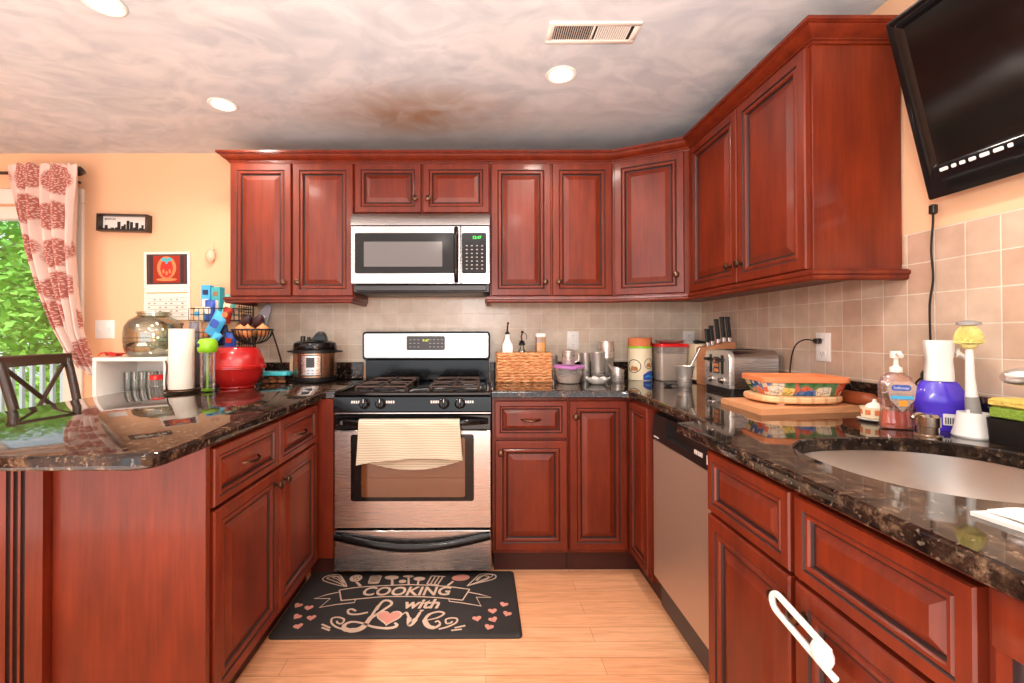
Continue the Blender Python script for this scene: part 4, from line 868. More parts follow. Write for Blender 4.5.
def toaster():
    t = T('toaster', 'wide stainless toaster with two levers standing against the right wall', 'toaster', (1.967, -.655, C), radians(-2))
    b = MB(); b.loft([[(x, y, z) for x, y in rrect(-.105, .113, -.122, .122, .02)] for z in (.0, .022)]); b.build('base', 'black', t)
    b = MB(); L = []
    prof = [(-.122, .0225), (-.122, .150), (-.118, .178), (-.104, .194), (-.08, .199), (.08, .199), (.104, .194), (.118, .178), (.122, .150), (.122, .0225)]
    b.loft([[(x, y, z) for y, z in prof] for x in (-.086, .112)]); b.build('body', 'steel', t)
    b = MB(); b.loft([[(-.108, y, z) for y, z in [(a * .97, .0225 + (c - .0225) * .985) for a, c in prof]], [(-.100, y, z) for y, z in prof], [(-.0865, y, z) for y, z in prof]]); f = b.build('front_panel', 'steel_soft', t)
    for s in (-.055, .055):
        b = MB(); b.box(-.1095, -.1075, s - .012, s + .012, .085, .175, .001); b.build('lever_slot', 'black', f)
        b = MB(); b.box(-.135, -.108, s - .022, s + .022, .145, .160, .004); b.build('lever', 'black', f)
        b = MB(); M = Matrix.Translation((-.108, s, .055)) @ Matrix.Rotation(radians(-90), 4, 'Y'); b.xf(M).lathe([(.018, 0), (.018, .004), (.014, .006), (.012, .018), (.003, .019)], 20); b.build('dial', 'chrome', f)
    b = MB(); b.box(-.1092, -.1078, -.028, .028, .085, .165, .001); b.mat(1)
    for j in range(3): b.box(-.1102, -.1091, -.02, .02, .093 + .024 * j, .109 + .024 * j)
    b.build('button_panel', ['dark_grey', 'terracotta'], f)
    b = MB()
    for y in (-.06, -.02, .03, .07): b.box(-.07, .095, y - .010, y + .010, .1992, .2002)
    b.build('slots', 'black_matte', t)
    b = MB(); b.tube(smooth([(2.092, -.985, 1.160), (2.05, -.97, 1.165), (2.02, -.955, 1.13), (2.02, -.93, 1.03), (2.05, -.90, .935), (2.06, -.83, .922), (2.06, -.79, .922)], 6), .003, 6)
    b.box(2.085, 2.114, -.998, -.972, 1.150, 1.172, .004); b.build('power_cord', 'black', t, True)
toaster()
def boards():
    t = tag(MB().prism([(1.66, -1.300), (2.075, -1.235), (2.083, -.975), (1.672, -1.028)], C, C + .020).build('cutting_board', 'board_wood'), 'large flat pale wooden cutting board lying on the right counter', 'cutting board')
    t = T('round_board', 'striped oval bamboo board on little feet stacked on the flat board', 'cutting board', (1.885, -1.125, C + .0203))
    b = MB(); L = []
    for s, z in ((.96, .008), (1, .014), (1, .026), (.97, .030)): L.append([(.156 * s * (abs(cos(a)) ** .8) * (1 if cos(a) > 0 else -1), .120 * s * (abs(sin(a)) ** .8) * (1 if sin(a) > 0 else -1), z) for a in [2 * pi * k / 40 for k in range(40)]])
    b.loft(L); b.build('board', 'bamboo', t)
    for x, y in ((-.09, -.075), (.10, -.07), (-.09, .07), (.10, .07)): MB().lathe([(.012, 0), (.015, .004), (.012, .0078)], 14, (x, y)).build('foot', 'cream', t)
    t = T('baking_dish', 'terracotta baking dish with bright painted sides on the bamboo board', 'dish', (1.893, -1.125, C + .0506), radians(-6))
    P = rrect(-.148, .148, -.098, .098, .032, 6)
    b = MB(); b.loft([[(x * s, y * s * q, z) for x, y in P] for s, q, z in ((.80, .95, 0), (.84, .97, .004), (.96, 1, .048))], (1, 0)); b.build('painted_sides', 'majolica', t)
    b = MB(); b.loft([[(x * s, y * s, z) for x, y in P] for s, z in ((.955, .0485), (1.01, .050), (1.01, .066), (.99, .069), (.90, .062), (.80, .018), (.76, .016))]); b.build('rim', 'terracotta', t)
    t = T('rolling_pin', 'reddish wooden rolling pin lying along the wall behind the boards', 'rolling pin', (2.066, -1.10, C + .0205))
    b = MB().xf(Matrix.Translation((0, -.225, .024)) @ Matrix.Rotation(radians(-90), 4, 'X')); b.lathe([(.012, .0), (.016, .012), (.014, .04), (.018, .05), (.0235, .060), (.0235, .30)], 20); b.build('roller', 'rolling', t)
boards()

# ------------------------------------------------------------------ things around the sink
def sink_things():
    t = T('garlic_dish', 'small patterned ceramic dish holding garlic on a white saucer', 'dish', (1.955, -1.40, C))
    b = MB(); b.lathe([(.020, 0), (.040, .004), (.044, .008), (.040, .008), (.003, .006)], 28); b.build('saucer', 'white', t)
    b = MB(); b.lathe([(.026, .0085), (.033, .014), (.036, .045), (.033, .045), (.030, .018), (.003, .016)], 28); b.build('bowl', 'cream', t)
    b = MB()
    for k in range(9): a = 2 * pi * k / 9; b.xf(Matrix.Rotation(a, 4, 'Z') @ Matrix.Translation((.0338, 0, .030))).box(-.002, .0015, -.007, .007, -.008, .008, .001)
    b.build('painted_motif', 'terracotta', t)
    t = T('garlic_bulb', 'white garlic bulb sitting in the small patterned dish', 'garlic', (1.955, -1.40, C + .017)); b = MB(); b.lathe([(.010, 0), (.024, .010), (.026, .024), (.018, .036), (.006, .043), (.004, .052), (.002, .053)], 18, sx=1.05); b.build('bulb', 'paper', t)
    # hand soap
    t = T('soap_bottle', 'clear bottle of orange hand soap with a pump, left of the purple spray', 'bottle', (1.919, -1.51, C), radians(-20))
    prof = [(.034, 0, .85), (.038, .004, .9), (.038, .02, .9), (.034, .05, .8), (.039, .10, .85), (.040, .125, .85), (.033, .148, .8), (.020, .160, .9), (.014, .164, 1)]
    b = MB(); b.loft([[(1.08 * r * cos(2 * pi * k / 28), r * q * .62 * sin(2 * pi * k / 28), z) for k in range(28)] for r, z, q in prof]); b.build('body', 'soap_clear', t)
    b = MB(); b.loft([[(1.0 * (r - .002) * cos(2 * pi * k / 28), (r - .003) * q * .60 * sin(2 * pi * k / 28), z + .002) for k in range(28)] for r, z, q in prof[:4]]); b.build('liquid', 'soap_liquid', t)
    M = FR(-.0300)
    b = MB().xf(M); P = [(-.034, .128), (-.028, .088), (0, .052), (.028, .088), (.034, .128), (.02, .140), (-.02, .140)]
    b.loft([[(x, z, 0) for x, z in P], [(x, z, .0012) for x, z in P]]); b.mat(1); q = rrect(-.024, .020, .114, .130, .007); b.loft([[(x, z, .0012) for x, z in q], [(x, z, .002) for x, z in q]])
    b.mat(2).text('Softsoap', .0105, Matrix.Translation((-.002, .1185, .0023)), .0002); b.mat(3); q = rrect(-.026, .026, .090, .099, .003); b.loft([[(x, z, .0012) for x, z in q], [(x, z, .002) for x, z in q]]); b.mat(4); q = rrect(-.008, .012, .070, .086, .004); b.loft([[(x, z, .0012) for x, z in q], [(x, z, .002) for x, z in q]])
    b.build('label_sticker', ['cloudy', 'blue', 'white_print', 'lightblue', 'amber'], t)
    b = MB(); b.lathe([(.0145, .1645), (.0145, .178), (.009, .181), (.006, .184), (.0055, .205)], 18); b.loft([[(x, y, z) for x, y in rrect(-.012, .012, -.010, .010, .006)] for z in (.2055, .226)]); b.tube([(0, -.005, .218), (-.004, -.03, .219), (-.005, -.042, .212)], .0055, 8); b.build('pump', 'paper', t)
    # purple spray
    t = T('spray_bottle', 'purple dish spray bottle with a white trigger head, beside the scrub brush', 'bottle', (2.032, -1.522, C), radians(-32))
    prof = [(.048, 0), (.050, .004), (.050, .05), (.062, .075), (.062, .09), (.044, .128), (.036, .140)]
    b = MB(); b.loft([[(r * cos(2 * pi * k / 32), r * .52 * sin(2 * pi * k / 32), z) for k in range(32)] for r, z in prof]); b.build('body', 'blue_liquid', t)
    b = MB(); b.loft([[(x * w, y * w, z) for x, y in rrect(-.029, .029, -.022, .022, .012)] for w, z in ((1.02, .1405), (1.0, .17), (.92, .20), (1.05, .235), (1.08, .252), (1.0, .257))]); b.build('sprayer_head', 'white', t)
    b = MB(); b.loft([[(x + .034 + k * .030, y, z - k * .03) for x, z in ((0, .228), (.006, .234), (.008, .218), (.0, .212))] for k, y in ((0, -.008), (0, .008))], (1, 1)); b.tube([(.034, 0, .225), (.050, 0, .212), (.064, 0, .190)], [.009, .007, .004], 8, flat=.8); b.build('trigger', 'white', t)
    b = MB().xf(FR(-.0285)); q = rrect(.000, .036, .018, .050, .002); b.loft([[(x, z, 0) for x, z in q], [(x, z, .0015) for x, z in q]]); b.mat(1)
    for k in range(6): b.box(.004 + .0048 * k, .0065 + .0048 * k, .022, .040, .0014, .0022)
    b.build('barcode_label', ['white_print', 'dark_grey'], t)
    # brush in its holder
    t = T('brush_holder', 'white tapered plastic holder for the scrub brush', 'holder', (2.026, -1.615, C)); b = MB(); b.lathe([(.041, 0), (.043, .005), (.039, .018), (.034, .045), (.031, .066), (.027, .066), (.026, .05), (.003, .048)], 32); b.build('body', 'white', t)
    t = T('scrub_brush', 'white handled scrub brush standing bristles up in its holder', 'brush', (2.026, -1.615, C + .05)); lean = -.03
    b = MB(); b.tube([(0, 0, .0), (-.004, 0, .05), (-.008, 0, .11), (-.010, 0, .19)], [.015, .013, .0095, .0075], 14); b.build('handle', 'white', t)
    b = MB(); b.tube([(0.0005, 0, .012), (-.0045, 0, .058)], [.0158, .0134], 14); b.build('grip', 'grey_print', t)
    b = MB(); rnd = random.Random(3)
    for k in range(420):
        a = rnd.uniform(0, 2 * pi); z = rnd.uniform(-.2, 1); q = Vector((cos(a) * (1 - z * z) ** .5, sin(a) * (1 - z * z) ** .5, z)); c = Vector((-.011, 0, .195)); e = c + Vector((q.x * .029, q.y * .029, max(0, q.z) * .050 + .008)); b.tube([c + q * .008, e], .0013, 3)
    b.ball((-.011, 0, .205), .019, 1, 1, 1.2); b.build('bristles', 'bristle', t)
    b = MB(); b.lathe([(.010, .248), (.024, .2495), (.023, .257), (.012, .261), (.003, .262)], 20, (-.011, 0)); b.build('bristle_tips', 'grey_print', t)
    # counter-mounted pump
    t = T('soap_dispenser', 'brushed steel soap dispenser pump mounted behind the sink rim', 'dispenser', (1.904, -1.615, C)); b = MB(); b.lathe([(.029, 0), (.029, .006), (.022, .009), (.022, .028), (.025, .030), (.025, .055), (.018, .062), (.003, .063)], 28); b.build('body', 'nickel', t)
    b = MB(); b.tube(smooth([(-.005, 0, .054), (-.025, -.004, .062), (-.045, -.008, .060), (-.052, -.010, .052)], 4), [.006] * 4 + [.0055] * 9, 10); b.build('spout', 'nickel', t)
    # sponge caddy and sponge
    t = T('sponge_caddy', 'black plastic caddy behind the sink holding a sponge', 'caddy', (2.035, -1.728, C)); b = MB(); b.loft([[(x * k, y * k, z) for x, y in rrect(-.042, .042, -.062, .062, .012)] for k, z in ((.92, 0), (.94, .004), (1, .064), (.93, .064), (.88, .052))]); b.build('tray', 'black', t)
    t = T('sponge', 'yellow and green scouring sponge on the caddy behind the sink', 'sponge', (2.035, -1.728, C + .0645)); b = MB(); b.box(-.036, .036, -.055, .055, 0, .028, .004); b.build('scour_pad', 'sponge_g', t); b = MB(); b.box(-.038, .038, -.057, .057, .0285, .050, .005); b.build('foam', 'sponge_y', t)
    # faucet, spout tip reaching over the bowl
    t = T('faucet', 'stainless kitchen faucet with a broad spout at the right edge of the picture', 'faucet', (2.03, -1.92, C)); b = MB(); b.lathe([(.032, 0), (.032, .006), (.026, .010), (.024, .12), (.020, .14)], 28); b.build('base', 'steel_soft', t)
    b = MB(); b.tube(smooth([(0, 0, .13), (0, .01, .17), (-.02, .04, .188), (-.08, .10, .182), (-.135, .13, .178)], 5), [.020] * 14 + [.022, .026, .028, .028, .026, .021, .012], 16, flat=.72); b.build('spout', 'steel_soft', t)
    b = MB(); b.tube([(0, -.02, .10), (0, -.06, .13), (0, -.10, .15)], [.010, .008, .007], 10); b.build('lever', 'steel_soft', t)
    b = MB(); b.loft([[(x, y, z) for x, y in ((1.455, -2.115), (1.47, -2.235), (1.60, -2.235), (1.60, -2.10))] for z in (C, C + .006)]); b.sheet(lambda u, v: (1.475 + .12 * u, -2.22 + .10 * v, C + .0065 + .003 * abs(sin(5 * u + 3 * v))), 8, 8, .004, (0, 0, 1)); tag(b.build('dish_cloth', 'white'), 'folded white cloth lying near the front rim of the sink', 'cloth')
sink_things()

# ------------------------------------------------------------------ things on the peninsula and the left back counter
def peninsula_things():
    t = T('paper_towel_holder', 'dark wire paper towel holder on the peninsula', 'towel holder', (-.763, -.62, C)); b = MB()
    P = [(.075 * cos(2 * pi * k / 28), .066 * sin(2 * pi * k / 28), .005) for k in range(28)]; b.tube(P, .0045, 8, closed=True); b.tube([(-.074, 0, .005), (.074, 0, .005)], .004, 8); b.tube([(0, -.065, .005), (0, .065, .005)], .004, 8); b.build('base_ring', 'bronze', t)
    b = MB(); b.tube([(0, 0, .005), (0, 0, .325)], .004, 10); b.ball((0, 0, .330), .008); b.build('post', 'bronze', t); b = MB(); b.tube(smooth([(-.074, 0, .005), (-.070, -.01, .05), (-.066, -.01, .12), (-.072, -.01, .150)], 4), .004, 8); b.build('tension_arm', 'bronze', t)
    b = MB(); b.lathe([(.020, .012), (.053, .012), (.054, .016), (.054, .302), (.053, .306), (.020, .306)], 40, caps=(0, 0)); b.loft([[(.020 * cos(2 * pi * k / 24), .020 * sin(2 * pi * k / 24), z) for k in range(24)] for z in (.012, .306)], (0, 0)); o = b.build('paper_towel_roll', 'paper_towel'); o.location = (-.763, -.62, C); tag(o, 'white paper towel roll standing on the dark wire holder', 'paper towels')
    t = T('appliance_box', 'tall plain black box standing between the paper towels and the green-lidded bottle', 'appliance', (-.785, -.40, C)); b = MB(); b.box(-.043, .043, -.05, .05, .004, .222, .006); b.build('body', 'black', t)
    b = MB(); b.box(-.040, .040, -.047, .047, .0, .0035); b.build('feet', 'black', t)
    t['label'] = 'tall plain black box standing between the paper towels and the green-lidded bottle'; 
    t = T('shaker_bottle', 'clear shaker bottle with a bright green lid on the peninsula', 'bottle', (-.627, -.634, C)); b = MB(); b.lathe([(.030, 0), (.033, .004), (.032, .10), (.034, .196)], 28, caps=(1, 0)); b.build('body', 'clear', t)
    b = MB(); b.lathe([(.036, .190), (.042, .197), (.045, .215), (.043, .238), (.034, .255), (.012, .260), (.002, .260)], 32); b.build('lid', 'green_lid', t)
    b = MB(); b.lathe([(.0045, .004), (.0045, .188)], 12); b.lathe([(.026, .004), (.027, .012)], 20); b.build('plunger', 'green_lid', t)
    b = MB(); st = [(.013 * (1 if k % 2 == 0 else .5) * cos(pi / 2 + k * pi / 5), .013 * (1 if k % 2 == 0 else .5) * sin(pi / 2 + k * pi / 5)) for k in range(10)]; b.xf(Matrix.Rotation(radians(-12), 4, 'Z') @ Matrix.Translation((-.012, -.0415, .226)) @ FR(0)).loft([[(x, z, 0) for x, z in st], [(x, z, .0035) for x, z in st]]); b.build('star_emblem', 'navy', t)
    t = T('lidded_bowl', 'red plastic bowl covered with a domed red lid on the peninsula', 'bowl', (-.580, -.46, C)); b = MB(); b.lathe([(.080, 0), (.084, .003), (.084, .010), (.090, .014), (.118, .055), (.136, .100)], 44, caps=(1, 0)); b.lathe([(.134, .100), (.142, .101), (.142, .106), (.134, .107)], 44, caps=(0, 0)); b.build('bowl', 'red_clear', t)
    b = MB(); b.lathe([(.141, .1075), (.141, .116), (.134, .120), (.128, .150), (.112, .190), (.094, .208), (.060, .212), (.003, .213)], 44); b.build('lid', 'red_clear', t)
    t = T('snack_container', 'flat clear container of cookies with a teal lid left of the pressure cooker', 'container', (-.466, -.272, C)); b = MB(); b.loft([[(x * s, y * s, z) for x, y in rrect(-.080, .080, -.042, .042, .016)] for s, z in ((.88, 0), (.92, .003), (1, .048))], (1, 0)); b.build('body', 'clear', t)
    b = MB(); b.loft([[(x * s, y * s, z) for x, y in rrect(-.084, .084, -.046, .046, .018)] for s, z in ((1, .046), (1.01, .05), (1.01, .060), (.96, .066))]); b.box(.080, .090, -.02, .02, .042, .062, .003); b.build('lid', 'teal', t)
    for i, (x, y) in enumerate([(-.045, -.015), (0, -.015), (.045, -.015), (-.022, .018), (.022, .018)]):
        b = MB(); b.lathe([(.018, 0), (.022, .004), (.021, .012), (.014, .016), (.002, .017)], 14); o = b.build('cookie', 'cookie'); o.location = (-.466 + x, -.272 + y, C + .004 + (.0172 if i > 2 else 0)); tag(o, 'brown cookie inside the teal-lidded container', 'cookie', 'cookies in the teal-lidded container')
    # pressure cooker
    t = T('pressure_cooker', 'round electric pressure cooker with a black lid left of the range', 'pressure cooker', (-.268, -.19, C)); b = MB(); b.lathe([(.108, 0), (.118, .006), (.122, .020), (.122, .034)], 48); b.build('base', 'black', t)
    b = MB(); b.lathe([(.1215, .0345), (.1215, .168)], 48); b.build('steel_body', 'warm_reflect_steel', t); b = MB(); b.lathe([(.124, .1685), (.128, .172), (.128, .186), (.120, .188)], 48)
    for s in (-1, 1): b.box(s * .122, s * .158, -.024, .024, .172, .182, .004)
    b.build('rim', 'black', t)
    b = MB(); b.lathe([(.120, .1885), (.122, .192), (.122, .212), (.116, .228), (.095, .238), (.05, .244), (.003, .245)], 48); ld = b.build('lid', 'black_gloss', t)
    b = MB(); q = [(-.034, .236), (-.012, .256), (.010, .282), (.026, .294), (.044, .294), (.058, .282), (.067, .260), (.070, .236)]; b.loft([[(x, y * .8, .238 + (z - .238) * .93) for x, z in q] if abs(y) > .02 else [(x, y, z) for x, z in q] for y in (-.024, -.018, .018, .024)]); b.build('lid_handle', 'black_gloss', ld)
    b = MB(); b.lathe([(.014, .236), (.014, .262), (.012, .268), (.003, .269)], 16, (-.068, -.01)); b.build('steam_valve', 'black', ld); b = MB(); b.lathe([(.010, .240), (.010, .262), (.003, .263)], 14, (-.030, -.02)); b.build('float_valve', 'black', ld)
    b = MB(); n = 12   # control panel curved with the body
    def pan(r, x0, x1, z0, z1, mt, th=.002):
        b.mat(mt); L = []
        for k in range(n + 1): a = -pi / 2 + (x0 + (x1 - x0) * k / n) / r; L.append([(r * cos(a), r * sin(a), z0), ((r + th) * cos(a), (r + th) * sin(a), z0 + .001), ((r + th) * cos(a), (r + th) * sin(a), z1 - .001), (r * cos(a), r * sin(a), z1)])
        b.loft(L)
    R0 = .1216; pan(R0, -.040, .078, .040, .162, 0); pan(R0 + .0018, -.034, .072, .046, .158, 1); pan(R0 + .0036, -.004, .042, .090, .146, 2, .001)
    for i in range(4):
        pan(R0 + .0036, -.026, -.016, .096 + .014 * i, .102 + .014 * i, 3, .0008); pan(R0 + .0036, .052, .062, .096 + .014 * i, .102 + .014 * i, 3, .0008); pan(R0 + .0036, -.022 + .024 * i, -.010 + .024 * i, .070, .077, 3, .0008); pan(R0 + .0036, -.022 + .024 * i, -.010 + .024 * i, .054, .061, 3, .0008)
    b.build('control_panel', ['black', 'steel', 'dark_grey', 'grey_print'], t)
peninsula_things()

def wire_goods():
    # two-tier wire rack
    t = T('wire_rack', 'two-tier black wire rack full of snack packets behind the red bowl', 'rack', (-.84, -.15, C)); X0, X1 = -.145, .145
    b = MB()
    for x in (X0, X1): b.tube([(x, .08, 0), (x, .08, .47)], .004, 8); b.tube([(x, -.08, 0), (x, -.08, .24)], .004, 8)
    b.tube([(X0, .08, .47), (X1, .08, .47)], .004, 8)
    for z in (.003, .20): b.tube([(X0, -.08, z), (X1, -.08, z)], .004, 8); b.tube([(X0, .08, z), (X1, .08, z)], .004, 8)
    b.build('frame', 'black', t)
    for z0 in (.222, .36):
        b = MB()
        for z in (z0, z0 + .035, z0 + .07): b.tube([(x, y, z) for x, y in rrect(X0, X1, -.085, .078, .02, 3)], .003 if z == z0 + .07 else .002, 6, closed=True)
        for k in range(11):
            x = X0 + .29 * k / 10; b.tube([(x, -.085, z0 + .07), (x, -.085, z0), (x, .078, z0), (x, .078, z0 + .07)], .0018, 6)
        b.build('basket', 'black', t)
    b = MB()
    for k in range(7): b.tube([(X1 - .005 + .001, -.07 + .025 * k, .15), (X1 - .005, -.07 + .025 * k, .47)], .002, 6)
    for k in range(12): b.tube([(X1 - .005, -.085, .16 + .028 * k), (X1 - .005, .085, .16 + .028 * k)], .002, 6)
    b.build('side_grid', 'black', t)
    def box(name, lab, m1, m2, x, z, w, h, d=.04, y=-.15, rz=0, tilt=0, txt=None):
        r = T(name, lab, 'carton' if name == 'juice_carton' else 'snack box', (x, y, z)); r.rotation_euler = (0, tilt, rz); b = MB(); b.box(-w / 2, w / 2, -d / 2, d / 2, 0, h, .002); b.build('body', m1, r)
        b = MB().xf(FR(-d / 2 - .0003)); b.loft([[(a * .7, c, 0) for a, c in rrect(-w / 2, w / 2, h * .25, h * .6, .01)], [(a * .7, c, .0012) for a, c in rrect(-w / 2, w / 2, h * .25, h * .6, .01)]]); b.mat(1).box(-w * .3, w * .3, h * .72, h * .86, 0, .001); b.build('printed_front', m2, r)
    def bag(name, lab, m1, m2, x, z, w, h, y=-.2, tilt=0, lean=0):
        r = T(name, lab, 'snack bag', (x, y, z)); r.rotation_euler = (lean, tilt, 0); b = MB()
        L = []
        for k in range(9):
            v = k / 8; th = .022 * sin(pi * min(1, max(0, .04 + v * .92))) ** .7 + .001; L.append([(w / 2 * (1 - .06 * sin(pi * v)) * q[0], th * q[1], v * h + .003 * sin(7 * q[0])) for q in [(-1, 0), (-.8, -.55), (-.3, -1), (.3, -1), (.8, -.55), (1, 0), (.8, .55), (.3, 1), (-.3, 1), (-.8, .55)]])
        b.loft(L); b.build('pouch', m1, r); b = MB(); b.xf(FR(-.0235)).loft([[(a, c, 0) for a, c in rrect(-w * .26, w * .26, h * .35, h * .68, w * .12)], [(a, c, .0015) for a, c in rrect(-w * .26, w * .26, h * .35, h * .68, w * .12)]]); b.build('printed_front', m2, r)
    zb, zt = C + .227, C + .365
    box('juice_carton', 'tall light blue carton in the top tier of the wire rack', 'lightblue', ['white_print', 'navy'], -.948, zt, .055, .212, y=-.12)
    box('juice_carton', 'shorter teal carton beside the tall light blue one in the wire rack', 'teal', ['white_print', 'brown_bag'], -.884, zt, .060, .200, y=-.12, rz=-.2)
    bag('snack_packet', 'dark blue snack packet in the top tier, in front of the cartons', 'blue', 'white_print', -.885, zt - .01, .062, .125, -.195)
    bag('snack_packet', 'white and blue snack packet at the left of the top tier', 'cream', 'lightblue', -.945, zt - .01, .055, .085, -.20)
    bag('snack_packet', 'mint green snack packet at the right of the top tier', 'mint', 'cream', -.795, zt + .03, .075, .115, -.18, .25)
    bag('snack_packet', 'red foil packet hanging over the front of the top tier', 'foil_red', 'cookie', -.775, zt - .015, .058, .085, -.235, .3)
    bag('snack_packet', 'bright blue bag slanting down from the top tier', 'lightblue', 'blue', -.852, zt - .09, .085, .145, -.245, .5)
    bag('snack_packet', 'grey snack bag at the left of the lower tier', 'grey_bag', 'white_print', -.975, zb - .005, .060, .130, -.20)
    bag('snack_packet', 'tan snack bag next to the grey one in the lower tier', 'brown_bag', 'cookie', -.905, zb - .005, .070, .130, -.19)
    bag('snack_packet', 'long pale blue packet sticking out low on the wire rack', 'lightblue', 'white_print', -.885, zb - .05, .05, .14, -.255, .7)
    bag('snack_packet', 'dark blue packet at the right of the lower tier', 'navy', 'foil_red', -.800, zb - .01, .085, .11, -.20, -.2)
    bag('snack_packet', 'blue and red packet lowest at the right of the lower tier', 'blue', 'foil_red', -.745, zb - .03, .07, .09, -.235, .1)
    # fruit bowl
    t = T('fruit_stand', 'black wire fruit bowl on curved legs right of the snack rack', 'fruit bowl', (-.580, -.30, C)); b = MB(); R_ = .109; zr = .305
    b.tube([(R_ * cos(2 * pi * k / 40), R_ * .8 * sin(2 * pi * k / 40), zr) for k in range(40)], .005, 8, closed=True)
    for k in range(26):
        a = 2 * pi * k / 26; b.tube([(R_ * cos(a) * f, R_ * .8 * sin(a) * f, zr - dz) for f, dz in ((1, 0), (.9, .035), (.7, .062), (.4, .076), (.12, .080))], .0028, 6)
    b.tube([(.014 * cos(2 * pi * k / 16), .012 * sin(2 * pi * k / 16), zr - .080) for k in range(16)], .004, 6, closed=True); b.build('wire_bowl', 'black', t)
    for P in ([(.100, .02, zr - .01), (.112, .06, .20), (.116, .11, .10), (.112, .155, .004)], [(-.03, .085, zr - .01), (-.045, .115, .20), (-.055, .145, .10), (-.055, .165, .004)]):
        b = MB(); b.tube(smooth(P, 4), .0045, 8); b.build('leg', 'black', t)
    b = MB(); b.tube([(-.09, .165, .005), (.14, .155, .005)], .005, 8); b.build('foot_bar', 'black', t)
    for i, (x, y, z, r, lab) in enumerate([(-.060, -.008, .285, .037, 'tan onion at the left of the wire fruit bowl'), (.060, -.008, .285, .037, 'tan onion at the right of the wire fruit bowl'), (0, -.052, .280, .036, 'front tan onion low in the middle of the wire fruit bowl'), (0.0, .050, .285, .036, 'rear tan onion behind the dark avocados in the wire fruit bowl')]):
        b = MB(); b.lathe([(.004, -.95 * r), (.5 * r, -.85 * r), (.9 * r, -.4 * r), (r, .1 * r), (.8 * r, .6 * r), (.35 * r, .9 * r), (.1 * r, 1.15 * r), (.02 * r, 1.3 * r)], 18); o = b.build('onion', 'onion'); o.location = (-.580 + x, -.30 + y, C + z + .012); tag(o, lab, 'onion', 'onions in the wire fruit bowl')
    for x, y, z, lab in ((-.034, .0, .352, 'dark avocado on top, left side of the wire fruit bowl'), (.034, .0, .353, 'dark avocado on top, middle of the wire fruit bowl')):
        b = MB(); b.lathe([(.004, -.045), (.022, -.038), (.031, -.012), (.028, .012), (.018, .034), (.008, .045), (.002, .047)], 18); o = b.build('avocado', 'plum'); o.location = (-.580 + x, -.30 + y, C + z); o.rotation_euler = (.5, .7, 0); tag(o, lab, 'avocado', 'avocados in the wire fruit bowl')
    r = T('produce_bag', 'grey triangular paper bag standing above the avocados', 'bag', (-.570, -.225, C + .33)); b = MB()
    b.loft([[(-.055, y0, .01), (.035, y0, -.01), (.062, y1, .10), (.048, y1, .145)] for y0, y1 in ((-.012, -.003), (.012, .003))]); b.build('pouch', 'grey_bag', r)
    b = MB().xf(FR(-.0135)); b.loft([[(-.01, .03, 0), (.02, .025, 0), (.03, .055, -.003), (.012, .06, -.003)], [(-.01, .03, .001), (.02, .025, .001), (.03, .055, -.002), (.012, .06, -.002)]]); b.build('label_sticker', 'white_print', r)
    t = T('spatula', 'small peach silicone spatula with a dark handle, right of the red bowl', 'spatula', (-.425, -.105, C)); b = MB(); b.loft([[(x * s, y, z) for x, y in rrect(-.03, .03, -.006, .006, .004)] for s, z in ((.9, .04), (1, .09), (.75, .14), (.6, .145))]); b.build('blade', 'peach', t); b = MB(); b.lathe([(.03, 0), (.03, .004), (.012, .008), (.010, .04)], 16); b.tube([(0, 0, .03), (-.02, -.01, .033), (-.032, -.014, .03)], .006, 8); b.build('handle', 'black', t)
wire_goods()

